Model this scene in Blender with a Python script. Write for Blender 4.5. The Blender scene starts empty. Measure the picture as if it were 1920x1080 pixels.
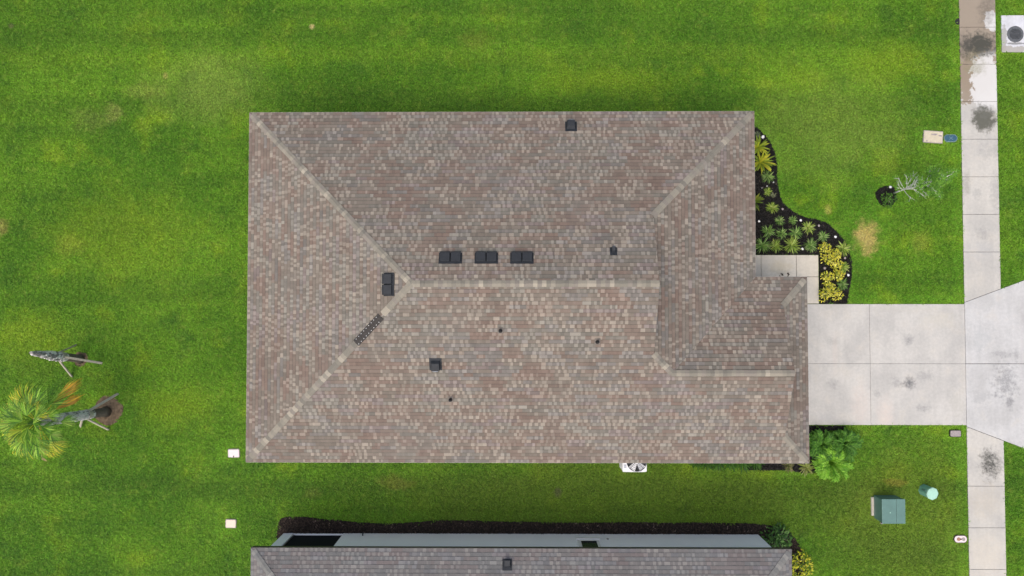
import bpy, bmesh, math, random
import numpy as np
from mathutils import Vector, Matrix, Euler
random.seed(7); rng = np.random.default_rng(7)
scene = bpy.context.scene
COL = scene.collection
R = math.radians

# ------------------------------------------------------------------ camera, sky, sun, exposure
CAM_H = 28.4
CAM_ROT = (0.0271, 0.0087, -0.0001)
cd = bpy.data.cameras.new('camera'); cam = bpy.data.objects.new('camera', cd); COL.objects.link(cam)
cd.sensor_width = 36; cd.lens = 24; cd.clip_end = 2000
cam.location = (0, 0, CAM_H); cam.rotation_euler = CAM_ROT
scene.camera = cam
SUN_AZ, SUN_EL = R(212), R(66)            # azimuth clockwise from +Y (top of picture)
sunv = Vector((math.sin(SUN_AZ)*math.cos(SUN_EL), math.cos(SUN_AZ)*math.cos(SUN_EL), math.sin(SUN_EL)))
w = bpy.data.worlds.new('World'); scene.world = w; w.use_nodes = True
wn = w.node_tree; wn.nodes.clear()
sky = wn.nodes.new('ShaderNodeTexSky'); sky.sky_type = 'NISHITA'; sky.sun_disc = False
sky.sun_elevation = SUN_EL; sky.sun_rotation = SUN_AZ; sky.air_density = 1.0; sky.dust_density = 5.0; sky.ozone_density = 1.0
bg = wn.nodes.new('ShaderNodeBackground'); bg.inputs[1].default_value = 0.15
wo = wn.nodes.new('ShaderNodeOutputWorld')
wn.links.new(sky.outputs[0], bg.inputs[0]); wn.links.new(bg.outputs[0], wo.inputs[0])
sl = bpy.data.lights.new('sun', 'SUN'); sl.energy = 1.25; sl.angle = R(90); sl.color = (1, 0.955, 0.89)
so = bpy.data.objects.new('sun', sl); COL.objects.link(so); so.rotation_euler = (-sunv).to_track_quat('-Z', 'Y').to_euler(); so.location = sunv*60
vs = scene.view_settings; vs.view_transform = 'Standard'; vs.look = 'None'; vs.gamma = 1; vs.use_curve_mapping = False; vs.exposure = 0.36
cy = scene.cycles; cy.max_bounces = 4; cy.diffuse_bounces = 3; cy.glossy_bounces = 2; cy.transmission_bounces = 2; cy.transparent_max_bounces = 4; cy.caustics_reflective = False; cy.caustics_refractive = False

# ------------------------------------------------------------------ survey helpers: photo pixel + real height -> world point
_M = Euler(CAM_ROT, 'XYZ').to_matrix()
def at(px, py, z=0.0):
    d = _M @ Vector(((px-960)/1280, -(py-540)/1280, -1))
    t = (CAM_H - z)/-d.z
    return Vector((d.x*t, d.y*t, z))

# ------------------------------------------------------------------ object helpers
def tag(o, label=None, cat=None, group=None, kind=None):
    if label: o['label'] = label
    if cat: o['category'] = cat
    if group: o['group'] = group
    if kind: o['kind'] = kind
    return o
def empty(name, loc=(0, 0, 0), rz=0):
    o = bpy.data.objects.new(name, None); COL.objects.link(o); o.location = loc; o.rotation_euler = (0, 0, rz)
    o.empty_display_size = 0.2
    return o
def link(name, me, parent=None, loc=None, rot=None):
    o = bpy.data.objects.new(name, me); COL.objects.link(o)
    if parent: o.parent = parent
    if loc is not None: o.location = loc
    if rot is not None: o.rotation_euler = rot
    return o
class MB:
    """collects faces, builds one mesh; optional face colours"""
    def __init__(s): s.v = []; s.f = []; s.c = []; s.mi = []
    def add(s, vs, fs, col=None, mi=0):
        n = len(s.v); s.v += [tuple(v) for v in vs]
        for f in fs: s.f.append([i+n for i in f]); s.c.append(col); s.mi.append(mi)
        return s
    def box(s, a, b, col=None, mi=0, M=None):
        x0, y0, z0 = a; x1, y1, z1 = b
        vs = [(x0,y0,z0),(x1,y0,z0),(x1,y1,z0),(x0,y1,z0),(x0,y0,z1),(x1,y0,z1),(x1,y1,z1),(x0,y1,z1)]
        if M is not None: vs = [M @ Vector(v) for v in vs]
        return s.add(vs, [(3,2,1,0),(4,5,6,7),(0,1,5,4),(1,2,6,5),(2,3,7,6),(3,0,4,7)], col, mi)
    def tube(s, pts, rad, n=8, col=None, caps=True, mi=0):
        pts = [Vector(p) for p in pts]
        if not hasattr(rad, '__len__'): rad = [rad]*len(pts)
        base = len(s.v); prev = None
        for i, p in enumerate(pts):
            d = (pts[min(i+1, len(pts)-1)] - pts[max(i-1, 0)]).normalized()
            ref = Vector((1, 0, 0)) if abs(d.x) < .8 else Vector((0, 1, 0))
            if prev is not None: ref = prev
            a = (ref - d*ref.dot(d)).normalized(); b = d.cross(a); prev = a
            for k in range(n):
                t = 2*math.pi*k/n
                s.v.append(tuple(p + (a*math.cos(t) + b*math.sin(t))*rad[i]))
        def F(f): s.f.append(f); s.c.append(col); s.mi.append(mi)
        for i in range(len(pts)-1):
            for k in range(n):
                k2 = (k+1) % n
                F([base+i*n+k, base+i*n+k2, base+(i+1)*n+k2, base+(i+1)*n+k])
        if caps:
            F([base+k for k in range(n)][::-1]); F([base+(len(pts)-1)*n+k for k in range(n)])
        return s
    def prism(s, poly, z0, z1, col=None, mi=0):
        n = len(poly); vs = [(p[0], p[1], z0) for p in poly] + [(p[0], p[1], z1) for p in poly]
        A = sum(poly[i][0]*poly[(i+1) % n][1]-poly[(i+1) % n][0]*poly[i][1] for i in range(n))
        fs = [list(range(n))[::-1], list(range(n, 2*n))] + [[i, (i+1) % n, n+(i+1) % n, n+i] for i in range(n)]
        if A < 0: fs = [f[::-1] for f in fs]
        return s.add(vs, fs, col, mi)
    def mesh(s, name, mats=None, smooth=False):
        me = bpy.data.meshes.new(name); me.from_pydata(s.v, [], s.f)
        if any(c is not None for c in s.c):
            a = me.attributes.new('tone', 'FLOAT_COLOR', 'FACE')
            a.data.foreach_set('color', np.array([(*(c or (.5, .5, .5)), 1) for c in s.c], dtype=np.float32).ravel())
        if mats is not None:
            for m in (mats if isinstance(mats, (list, tuple)) else [mats]): me.materials.append(m)
            if any(s.mi): me.polygons.foreach_set('material_index', s.mi)
        if smooth: me.polygons.foreach_set('use_smooth', [True]*len(s.f))
        me.update(); return me
    def build(s, name, mats, parent=None, smooth=False, bevel=0, loc=None, rot=None):
        o = link(name, s.mesh(name, mats, smooth), parent, loc, rot)
        if bevel:
            b = o.modifiers.new('bevel', 'BEVEL'); b.width = bevel; b.segments = 2; b.limit_method = 'ANGLE'
        return o

# ------------------------------------------------------------------ materials
class NT:
    def __init__(s, name):
        s.m = bpy.data.materials.new(name); s.m.use_nodes = True; s.t = s.m.node_tree; s.n = s.t.nodes; s.L = s.t.links
        s.b = s.n['Principled BSDF']; s._p = None; s.cache = {}
    def put(s, sock, v):
        if isinstance(v, bpy.types.NodeSocket): s.L.new(v, sock)
        elif isinstance(v, tuple) and len(v) == 3 and sock.type == 'RGBA': sock.default_value = (*v, 1)
        else: sock.default_value = v
    def pos(s):
        if s._p is None: s._p = s.n.new('ShaderNodeNewGeometry').outputs['Position']
        return s._p
    def math(s, op, a, b=0.0, c=None, clamp=False):
        n = s.n.new('ShaderNodeMath'); n.operation = op; n.use_clamp = clamp; s.put(n.inputs[0], a); s.put(n.inputs[1], b)
        if c is not None: s.put(n.inputs[2], c)
        return n.outputs[0]
    def vmath(s, op, a, b=(0, 0, 0), out=0):
        n = s.n.new('ShaderNodeVectorMath'); n.operation = op; s.put(n.inputs[0], a); s.put(n.inputs[1], b)
        return n.outputs[out]
    def noise(s, scale, detail=3, rough=.55, vec=None, stretch=None, out=0):
        key = (scale, detail, rough, stretch) if vec is None else None
        if key in s.cache: return s.cache[key]
        n = s.n.new('ShaderNodeTexNoise'); n.inputs['Scale'].default_value = scale; n.inputs['Detail'].default_value = detail; n.inputs['Roughness'].default_value = rough
        v = vec or s.pos()
        if stretch: v = s.vmath('MULTIPLY', v, stretch)
        s.L.new(v, n.inputs['Vector'])
        if key: s.cache[key] = n.outputs[out]
        return n.outputs[out]
    def rng(s, v, a, b, lo=0., hi=1., smooth=True):
        n = s.n.new('ShaderNodeMapRange'); n.interpolation_type = 'SMOOTHSTEP' if smooth else 'LINEAR'
        s.put(n.inputs[0], v); n.inputs[1].default_value = a; n.inputs[2].default_value = b; n.inputs[3].default_value = lo; n.inputs[4].default_value = hi
        return n.outputs[0]
    def mix(s, f, a, b, mode='MIX'):
        n = s.n.new('ShaderNodeMix'); n.data_type = 'RGBA'; n.blend_type = mode
        s.put(n.inputs[0], f); s.put(n.inputs[6], a); s.put(n.inputs[7], b); return n.outputs[2]
    def attr(s, name, kind='GEOMETRY'):
        n = s.n.new('ShaderNodeAttribute'); n.attribute_name = name; n.attribute_type = kind; return n
    def spot(s, c, rx, ry, warp=.5, wscale=3., soft=.5, rot=0):
        """mask of a stain / patch: 1 inside an uneven ellipse on the ground"""
        d = s.vmath('SUBTRACT', s.pos(), (c[0], c[1], 0))
        if rot:
            n = s.n.new('ShaderNodeVectorRotate'); n.rotation_type = 'Z_AXIS'; s.L.new(d, n.inputs['Vector']); n.inputs['Angle'].default_value = -rot; d = n.outputs[0]
        d = s.vmath('MULTIPLY', d, (1/rx, 1/ry, 0)); l = s.vmath('LENGTH', d, out=1)
        if warp:
            nz = s.noise(wscale, 5, .65); l = s.math('ADD', l, s.math('MULTIPLY', s.math('SUBTRACT', nz, .5), warp*2.4))
        return s.rng(l, 1.0, 1.0-soft)
    def col(s, c): s.put(s.b.inputs['Base Color'], c); return s
    def rough(s, r): s.put(s.b.inputs['Roughness'], r); return s
    def spec(s, v): s.b.inputs['Specular IOR Level'].default_value = v; return s
    def bump(s, h, strength=.3, dist=.01):
        n = s.n.new('ShaderNodeBump'); n.inputs['Strength'].default_value = strength; n.inputs['Distance'].default_value = dist
        s.put(n.inputs['Height'], h); s.L.new(n.outputs[0], s.b.inputs['Normal']); return s
def plain(name, c, rough=.6, var=.12, scale=6., spec=.4, metal=0., bump=0.):
    t = NT(name); g = t.noise(scale, 4); k = t.rng(g, .25, .75, 1-var, 1+var, False)
    t.col(t.mix(1.0, c, k, 'MULTIPLY')).rough(rough).spec(spec); t.b.inputs['Metallic'].default_value = metal
    if bump: t.bump(t.noise(scale*6, 4), bump)
    return t.m

def lawn_colour(t):
    big = t.noise(.16, 4, .6); mid = t.noise(.55, 4, .6); sm = t.noise(2.6, 4, .65); stripe = t.noise(.5, 3, .5, stretch=(.12, 1.5, 1))
    fine = t.noise(17, 3, .7)
    c = t.mix(t.rng(big, .36, .62), (.044, .118, .008), (.076, .166, .012))
    c = t.mix(t.rng(mid, .52, .74), c, (.112, .190, .012))
    c = t.mix(t.rng(mid, .46, .28), c, (.036, .100, .010))
    c = t.mix(t.math('MULTIPLY', t.rng(stripe, .45, .66), .42), c, (.032, .088, .008))
    for (py_, hw_, a_) in ((60, .40, .45), (192, .45, .40), (105, .35, -.3), (915, .35, .55), (20, .3, .25)):     # mower tracks
        yy = t.n.new('ShaderNodeSeparateXYZ'); t.L.new(t.pos(), yy.inputs[0])
        dd = t.math('ABSOLUTE', t.math('ADD', t.math('SUBTRACT', yy.outputs[1], at(960, py_).y), t.math('MULTIPLY', t.math('SUBTRACT', big, .5), 1.6)))
        c = t.mix(t.math('MULTIPLY', t.rng(dd, hw_*1.6, hw_*.3), abs(a_)), c, (.034, .088, .008) if a_ > 0 else (.105, .185, .014))
    c = t.mix(t.math('MULTIPLY', t.rng(sm, .56, .78), .45), c, (.150, .200, .040))
    c = t.mix(t.math('MULTIPLY', t.rng(sm, .44, .26), .50), c, (.030, .085, .010))
    mot = t.noise(1.25, 5, .7); vs_ = t.noise(5.5, 4, .7)
    c = t.mix(t.math('MULTIPLY', t.rng(mot, .54, .70), .30), c, (.135, .190, .028))
    c = t.mix(t.math('MULTIPLY', t.rng(mot, .46, .30), .40), c, (.034, .086, .010))
    c = t.mix(1.0, c, t.rng(vs_, .3, .7, .80, 1.20, False), 'MULTIPLY')
    # darker olive turf between the houses and beside the footpath
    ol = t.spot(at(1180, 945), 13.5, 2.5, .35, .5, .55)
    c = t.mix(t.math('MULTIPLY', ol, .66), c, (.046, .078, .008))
    ol = t.spot(at(1690, 980), 3.6, 4.4, .35, .6, .6)
    c = t.mix(t.math('MULTIPLY', ol, .55), c, (.068, .100, .014))
    pale = t.spot(at(390, 160), 3.4, 2.2, .6, .8, .8)
    c = t.mix(t.math('MULTIPLY', pale, .42), c, (.150, .205, .050))
    for (px_, py_, rx_, ry_) in ((230, 440, 4.2, 3.0), (60, 640, 2.5, 1.8), (330, 760, 2.2, 1.4), (1150, 150, 4.5, .9), (1660, 120, 2.5, 1.4), (1500, 150, 2.0, 1.0)):
        c = t.mix(t.math('MULTIPLY', t.spot(at(px_, py_), rx_, ry_, .6, .8, .9), .55), c, (.118, .188, .012))
    pale = t.spot(at(1560, 240), 4.6, 3.0, .5, .8, .8)
    c = t.mix(t.math('MULTIPLY', pale, .38), c, (.130, .180, .040))
    for (px, py, rx, ry, a, k) in ((1626, 445, .70, .95, .52, (.36, .24, .135)), (1728, 455, .55, .6, .20, (.26, .22, .06)), (1553, 393, .22, .26, .4, (.3, .26, .1)),
                                 (310, 142, .16, .18, .5, (.28, .25, .10)), (3, 425, .4, .5, .35, (.3, .2, .1)), (585, 50, .14, .14, .6, (.4, .33, .2)),
                                 (20, 48, .18, .12, .9, (.06, .08, .03)), (1046, 922, .2, .28, .8, (.05, .06, .03)), (270, 170, 1.2, .5, .2, (.2, .19, .07)),
                                 (170, 225, 1.2, .7, .18, (.2, .2, .07)), (890, 75, .9, .6, .22, (.15, .14, .03)), (1680, 905, .7, .25, .5, (.16, .13, .03)),
                                 (740, 905, 1.0, .45, .22, (.19, .14, .05)), (585, 925, .5, .3, .15, (.16, .13, .05)), (130, 460, .9, .6, .35, (.17, .2, .03)),
                                 (215, 210, .6, .5, .3, (.24, .22, .09)), (1560, 640, .1, .1, .1, (.2, .2, .1))):
        c = t.mix(t.math('MULTIPLY', t.spot(at(px, py), rx, ry, .7, 2.5, .7), a), c, k)
    c = t.mix(1.0, c, t.rng(fine, .28, .72, .68, 1.36, False), 'MULTIPLY')
    return t.mix(1.0, c, (2.14, 2.04, 1.65), 'MULTIPLY')
def leafy(name, colsock_fn, transl=.35, rough=.55):
    t = NT(name); c = colsock_fn(t); t.col(c).rough(rough).spec(.25)
    tr = t.n.new('ShaderNodeBsdfTranslucent'); t.put(tr.inputs[0], c)
    mx = t.n.new('ShaderNodeMixShader'); mx.inputs[0].default_value = transl
    out = t.n['Material Output']; t.L.new(t.b.outputs[0], mx.inputs[1]); t.L.new(tr.outputs[0], mx.inputs[2]); t.L.new(mx.outputs[0], out.inputs[0])
    return t.m
def toned(t):          # face colour of the piece, with slight grain
    return t.mix(1.0, t.attr('tone').outputs[0], t.rng(t.noise(30, 3), .3, .7, .85, 1.15, False), 'MULTIPLY')
def blade_col(t):
    c = lawn_colour(t)
    oi = t.n.new('ShaderNodeNewGeometry').outputs['Random Per Island']
    c = t.mix(1.0, c, t.rng(oi, 0, 1, .50, 1.62, False), 'MULTIPLY')
    return t.mix(t.rng(oi, .90, 1.0, 0, .40), c, (.30, .38, .12))
M = {}
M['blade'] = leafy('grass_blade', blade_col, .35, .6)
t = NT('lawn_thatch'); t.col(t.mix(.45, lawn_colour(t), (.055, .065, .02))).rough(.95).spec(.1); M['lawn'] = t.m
M['leaf'] = leafy('leaf', toned, .3, .45)
M['frond'] = leafy('frond', toned, .3, .5)

def shingle_mat(name, mul, sat=0.):
    t = NT(name)
    g = t.noise(85, 2, .7); b = t.noise(1.1, 4, .6); weather = t.noise(.33, 4, .6)
    c = t.mix(sat, t.attr('tone').outputs[0], (.205, .178, .150) if sat < .3 else (.205, .195, .190))
    c = t.mix(1.0, c, mul, 'MULTIPLY')
    c = t.mix(1.0, c, t.rng(g, .25, .75, .78, 1.22, False), 'MULTIPLY')
    c = t.mix(1.0, c, t.rng(b, .3, .7, .93, 1.07, False), 'MULTIPLY')
    c = t.mix(t.math('MULTIPLY', t.rng(weather, .5, .72), .18), c, (.17, .165, .155))
    t.col(c).rough(.92).spec(.2).bump(g, .5, .004); return t.m
M['shingle'] = shingle_mat('asphalt_shingle', (1.0, .98, .96), .12)
M['shingle_grey'] = shingle_mat('asphalt_shingle_grey', (.82, .86, .92), .38)
M['shingle_flash'] = plain('lead_flashing', (.15, .13, .11), .7, .2)
M['deck'] = plain('roof_felt', (.05, .045, .04), .95)
M['trim'] = plain('white_trim', (.72, .71, .68), .5, .05)
M['drip'] = plain('drip_edge', (.36, .33, .29), .45, .1)
M['stucco'] = plain('tan_stucco', (.52, .47, .40), .9, .06, 3, .2, 0, .15)
t = NT('white_stucco'); st = t.noise(1.2, 4, .6, stretch=(1, 1, .25))
t.col(t.mix(t.rng(st, .4, .75, 0, .3), (.88, .89, .90), (.78, .79, .80))).rough(.85).spec(.2).bump(t.noise(60, 3), .15, .004); M['white_wall'] = t.m
M['black_metal'] = plain('black_metal', (.018, .021, .025), .6, .25, 9, .35)
M['black_rubber'] = plain('black_rubber', (.015, .014, .014), .7, .2)
M['nail'] = plain('nail_head', (.75, .75, .72), .4, .05)
M['glass'] = plain('dark_glass', (.02, .025, .03), .06, .1, 2, .7)
M['screen'] = plain('insect_screen', (.012, .014, .016), .85, .15, 40, .1)
M['bronze'] = plain('bronze_frame', (.05, .045, .04), .4)
M['door'] = plain('door_paint', (.16, .09, .05), .5)
M['mulch_soil'] = plain('mulch_soil', (.010, .009, .008), .95, .3, 12, .1, 0, .4)
M['mulch_soil_brown'] = plain('mulch_soil_brown', (.024, .018, .015), .95, .3, 12, .1, 0, .4)
def chip_col(c0, c1, odd):
    def f(t):
        oi = t.n.new('ShaderNodeObjectInfo').outputs['Random']
        c = t.mix(oi, c0, c1); return t.mix(t.rng(oi, .97, 1.0), c, odd)
    return f
t = NT('black_bark'); t.col(chip_col((.006, .006, .006), (.022, .020, .018), (.10, .08, .06))(t)).rough(.85).spec(.25); M['chip_black'] = t.m
t = NT('brown_bark'); t.col(chip_col((.012, .010, .009), (.062, .044, .034), (.20, .15, .12))(t)).rough(.9).spec(.2); M['chip_brown'] = t.m
M['joint'] = plain('joint_filler', (.035, .033, .030), .95, .3, 20)
M['util_green'] = plain('utility_green_paint', (.090, .180, .155), .45, .10, 5, .45)
M['util_green_dark'] = plain('utility_green_side', (.115, .235, .195), .5, .10, 5, .4)
M['pedestal_green'] = plain('pedestal_green_plastic', (.16, .36, .27), .5, .08, 6, .4)
M['pedestal_lid'] = plain('pedestal_lid_plastic', (.33, .55, .43), .45, .10, 6, .4)
M['ac_white'] = plain('painted_steel', (.70, .71, .72), .4, .05)
M['ac_grey'] = plain('grey_metal', (.24, .26, .29), .35, .2, 12, .5, .6)
M['timber'] = plain('brace_timber', (.42, .38, .29), .85, .22, 14, .2)
M['lid_pink'] = plain('pinkish_plastic', (.70, .60, .58), .55, .08, 20)
M['lid_tan'] = plain('tan_plastic', (.66, .55, .44), .55, .08, 20)
M['lid_stone'] = plain('weathered_lid', (.30, .26, .25), .8, .35, 16)
M['blue'] = plain('blue_plastic', (.03, .09, .13), .5, .15, 14)
M['iron'] = plain('cast_iron', (.055, .065, .068), .6, .3, 20, .4, .3)
M['stone_white'] = plain('white_stone', (.74, .74, .72), .7, .1, 20)
M['bark_white'] = plain('pale_bark', (.58, .57, .51), .85, .3, 18)
M['asphalt'] = plain('asphalt', (.06, .06, .06), .9, .2, 10)
M['soil'] = plain('root_soil', (.13, .095, .06), .95, .55, 9, .1, 0, .5)

def concrete(name, base, var, spots, dirt=None):
    t = NT(name); b = t.noise(.8, 5, .6); f = t.noise(9, 5, .7); sp = t.noise(26, 2, .6); br = t.noise(5, 2, .5, stretch=(1, .06, 1)); bl = t.noise(1.6, 4, .6)
    c = t.mix(1.0, base, t.rng(b, .3, .7, 1-var, 1+var*.7, False), 'MULTIPLY')
    c = t.mix(t.math('MULTIPLY', t.rng(bl, .5, .72), .30), c, (.46, .42, .35))
    c = t.mix(t.math('MULTIPLY', t.rng(b, .58, .35), .40), c, (.37, .36, .34))
    c = t.mix(1.0, c, t.rng(f, .3, .7, .92, 1.07, False), 'MULTIPLY')
    c = t.mix(1.0, c, t.rng(br, .3, .7, .965, 1.03, False), 'MULTIPLY')
    c = t.mix(t.math('MULTIPLY', t.rng(sp, .68, .80), t.math('MULTIPLY', t.rng(bl, .40, .60), .60)), c, (.20, .19, .17))
    for (px, py, rx, ry, a, k, warp, soft) in spots:
        mk = t.math('MULTIPLY', t.spot(at(px, py), rx*1.1, ry*1.1, warp, 4.5, soft), a)
        if soft > .7: mk = t.math('MULTIPLY', mk, t.rng(t.noise(11, 4, .75), .34, .58, .45, 1.0))
        c = t.mix(mk, c, k)
    t.col(c).rough(.85).spec(.25).bump(t.noise(70, 3), .15, .003); return t.m
GR = (.20, .20, .20)
M['drive'] = concrete('driveway_concrete', (.468, .452, .415), .10,
    [(1562, 720, .28, .28, .5, GR, .5, .9), (1705, 718, .34, .34, .95, (.14, .14, .14), .6, .9), (1682, 718, .3, .3, .4, GR, .9, .9), (1704, 638, .28, .28, .6, GR, .5, .9), (1560, 640, .28, .25, .28, GR, .6, .9),
     (1735, 705, .5, .25, .3, GR, .9, .8), (1728, 765, .35, .18, .4, GR, .9, .8), (1645, 738, .22, .2, .35, GR, .9, .8), (1660, 780, .45, 1.0, .35, (.62, .5, .42), .4, .8), (1613, 760, .5, 1.2, .25, (.62, .5, .42), .4, .8),
     (1760, 600, .9, .5, .3, (.5, .46, .36), .8, .8), (1540, 785, .9, .35, .45, (.36, .36, .36), .5, .9), (1565, 660, .16, 1.0, .22, (.5, .42, .36), .3, .7), (1795, 755, .4, .7, .3, (.4, .38, .32), 1.0, .8), (1700, 580, 2.5, .2, .25, (.42, .40, .34), .8, .8)])
M['apron'] = concrete('apron_concrete', (.480, .476, .460), .08,
    [(1885, 715, .6, .8, .65, GR, 1.0, .8), (1893, 755, .2, .34, .9, GR, .5, .9), (1866, 740, .08, .18, .6, GR, .4, .8), (1840, 635, .6, .7, .26, (.32, .34, .34), 1.0, .8), (1880, 664, .5, .16, .4, GR, .9, .8), (1905, 664, .15, .3, .4, GR, .6, .8),
     (1930, 760, .3, .4, .4, GR, .8, .8), (1838, 745, .5, .3, .25, GR, 1.0, .8)])
BRN = (.255, .205, .150); DK = (.055, .055, .045); WH = (.57, .56, .535)
M['walkway'] = concrete('footpath_concrete', (.468, .448, .402), .10,
    [(1830, 60, 1.2, 2.7, .88, BRN, .12, .18), (1812, 150, .62, .95, .9, BRN, .85, .15), (1848, 154, .60, 1.35, .90, WH, .68, .12), (1858, 38, .28, .42, .95, WH, .6, .12), (1828, 98, .7, .55, .55, (.18, .17, .08), .6, .9), (1850, 20, .5, .9, .55, (.10, .09, .075), .7, .9),
     (1838, 84, .85, .62, .95, DK, .75, .69), (1810, 86, .45, .75, .85, (.07, .065, .055), .6, .9), (1828, 128, .6, .4, .6, (.20, .19, .10), .7, .9), (1845, 222, .60, .64, .92, (.085, .085, .065), .55, .55), (1858, 872, .55, .75, .95, (.05, .05, .045), .7, .95), (1850, 858, .35, .45, .6, DK, .9, .9),
     (1843, 440, .35, .35, .35, GR, .9, .8), (1832, 362, .25, .3, .3, GR, .9, .8), (1865, 360, .3, .9, .3, GR, 1.0, .8), (1812, 345, .2, .7, .35, (.2, .19, .15), 1.0, .8), (1838, 470, .8, .5, .2, (.4, .41, .42), .6, .8),
     (1845, 940, .9, .9, .35, (.5, .44, .34), .6, .8), (1858, 285, .6, .35, .25, GR, 1.0, .8), (1850, 1040, 1.2, 1.2, .4, (.56, .50, .40), .4, .8)])
M['frontwalk'] = concrete('front_walk_concrete', (.520, .480, .400), .07, [(1462, 500, .7, .3, .35, (.55, .45, .27), .7, .8), (1465, 512, .5, .2, .3, (.3, .27, .2), .9, .8)])
M['pad'] = concrete('pad_concrete', (.56, .57, .60), .06, [(1880, 72, .18, .5, .8, (.30, .29, .26), .7, .2), (1895, 94, .6, .16, .85, (.33, .31, .27), .8, .15), (1905, 82, .5, .05, .7, (.12, .12, .11), .8, .5)])

# ------------------------------------------------------------------ plan dimensions (metres)
HE, SL = 2.6, 0.4145                       # eave height, roof slope
xL, xE, xG = -10.246, 8.959, 10.888
yN, yS, yGN = 7.401, -5.855, 1.113
RG, RGG = 4.177, 1.063                     # where the two little gables stand on the hips
HW = (yN-yS)/2; YM = (yN+yS)/2; GH = (yGN-yS)/2; GY = (yGN+yS)/2
nW, nE, nN, nS = -10.018, 10.195, -9.052, -22.3
NH = (nN-nS)/2; NY = (nN+nS)/2
SWX0, SWX1 = 18.46, 19.97                  # footpath edges

# ------------------------------------------------------------------ ground sheet, road
g = MB(); g.box((-300, -300, -.6), (22.6, 300, -.03)); tag(g.build('ground', M['lawn']), 'green lawn ground around the houses', 'lawn', kind='structure')
g = MB(); g.box((23.0, -300, -.6), (31, 300, -.12)); tag(g.build('road', M['asphalt']), 'asphalt road past the driveway apron', 'road', kind='structure')
g = MB(); g.box((22.6, -300, -.6), (23.0, 300, .0)); tag(g.build('kerb', M['pad']), 'concrete kerb along the road', 'kerb', kind='structure')
g = MB(); g.box((31, -300, -.6), (300, 300, -.05)); tag(g.build('ground', M['lawn']), 'far grass verge across the road', 'lawn', kind='structure')

# ------------------------------------------------------------------ paving: every panel a piece of its own
def slab(parent, poly, mat, gap=.009, z=.012):
    c = Vector((sum(p[0] for p in poly)/len(poly), sum(p[1] for p in poly)/len(poly)))
    n = len(poly); P = [Vector((p[0], p[1])) for p in poly]
    A = sum(P[i].x*P[(i+1) % n].y-P[(i+1) % n].x*P[i].y for i in range(n))
    if A < 0: P = P[::-1]
    q = []
    for i in range(n):                                  # inset every edge by the half joint
        a, b, d = P[i-1], P[i], P[(i+1) % n]
        e1 = (b-a).normalized(); e2 = (d-b).normalized(); n1 = Vector((-e1.y, e1.x)); n2 = Vector((-e2.y, e2.x))
        k = gap/max(.3, 1+n1.dot(n2)); q.append(b + (n1+n2)*k)
    o = MB().prism(q, -.09, z + random.uniform(-.003, .003)).build('panel', mat, parent, bevel=.006)
    return o
PAVED = []
def pave(name, label, cat, polys, mat, gaps=None, base_in=.05):
    root = None; allp = []
    m = MB()
    for p in polys: m.prism(p, -.12, -.022); PAVED.append([(v[0], v[1]) for v in p])
    root = tag(m.build(name, M['joint']), label, cat, kind='structure')
    for i, p in enumerate(polys): slab(root, p, mat, gaps[i] if gaps else .006)
    return root
def X(px, py=540): return at(px, py).x
def Y(py, px=960): return at(px, py).y
# footpath
ya = [16, 13.9] + [Y(v, 1836) for v in (-19, 51, 120.5, 190.5, 261, 331.5, 402, 472.5)]
pol = [[(SWX0, ya[i+1]), (SWX1, ya[i+1]), (SWX1, ya[i]), (SWX0, ya[i])] for i in range(len(ya)-1)]
dA, dB = at(1806, 567), at(1880, 541.5); dC, dD = at(1813, 800), at(1885, 826.5)
pol.append([(SWX0, dA.y), (SWX1, dB.y), (SWX1, ya[-1]), (SWX0, ya[-1])])
yb = [Y(v, 1850) for v in (911.5, 989.5, 1067.5, 1146)] + [-15.2, -17]
pol.append([(SWX0, yb[0]), (SWX1, yb[0]), (SWX1, dD.y), (SWX0, dC.y)])
pol += [[(SWX0, yb[i+1]), (SWX1, yb[i+1]), (SWX1, yb[i]), (SWX0, yb[i])] for i in range(len(yb)-1)]
pave('sidewalk', 'long grey concrete footpath running down the right side', 'footpath', pol, M['walkway'], [.007]*len(pol))
# driveway: four slabs
dx0, dx1, dxm = 10.56, SWX0, X(1630.5, 620); dy0, dy1, dym = Y(570, 1660), Y(797, 1660), Y(682, 1660)
pave('driveway', 'pale concrete driveway of four slabs before the garage', 'driveway',
     [[(dx0, dym), (dxm, dym), (dxm, dy0), (dx0, dy0)], [(dxm, dym), (dx1, dym), (dx1, dy0), (dxm, dy0)],
      [(dx0, dy1), (dxm, dy1), (dxm, dym), (dx0, dym)], [(dxm, dy1), (dx1, dy1), (dx1, dym), (dxm, dym)]], M['drive'], [.005]*4)
eA, eB = at(1921, 528), at(1921, 836)
fl = (dB.y-dA.y)/(SWX1-SWX0); fl2 = (dD.y-dC.y)/(SWX1-SWX0)
pave('driveway_apron', 'flared concrete apron where driveway crosses the footpath', 'apron',
     [[(SWX0, dym), (22.6, dym), (22.6, dA.y+fl*(22.6-SWX0)), (SWX0, dA.y)],
      [(SWX0, dC.y), (22.6, dC.y+fl2*(22.6-SWX0)), (22.6, dym), (SWX0, dym)]], M['apron'], [.010]*2)
wy0, wy1 = Y(478, 1480), Y(519, 1520); wx = [8.62, X(1427, 500), X(1493, 500), X(1535, 520)]
pave('front_walk', 'cream concrete front walk bending beside the garage roof', 'path',
     [[(wx[0], .8), (wx[1], .8), (wx[1], wy0), (wx[0], wy0)], [(wx[1], .8), (wx[2], .8), (wx[2], wy0), (wx[1], wy0)],
      [(wx[2], wy1), (wx[3], wy1), (wx[3], wy0), (wx[2], wy0)], [(10.6, dy0+.012), (wx[3], dy0+.012), (wx[3], wy1), (10.6, wy1)]], M['frontwalk'], [.008]*4)

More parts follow.
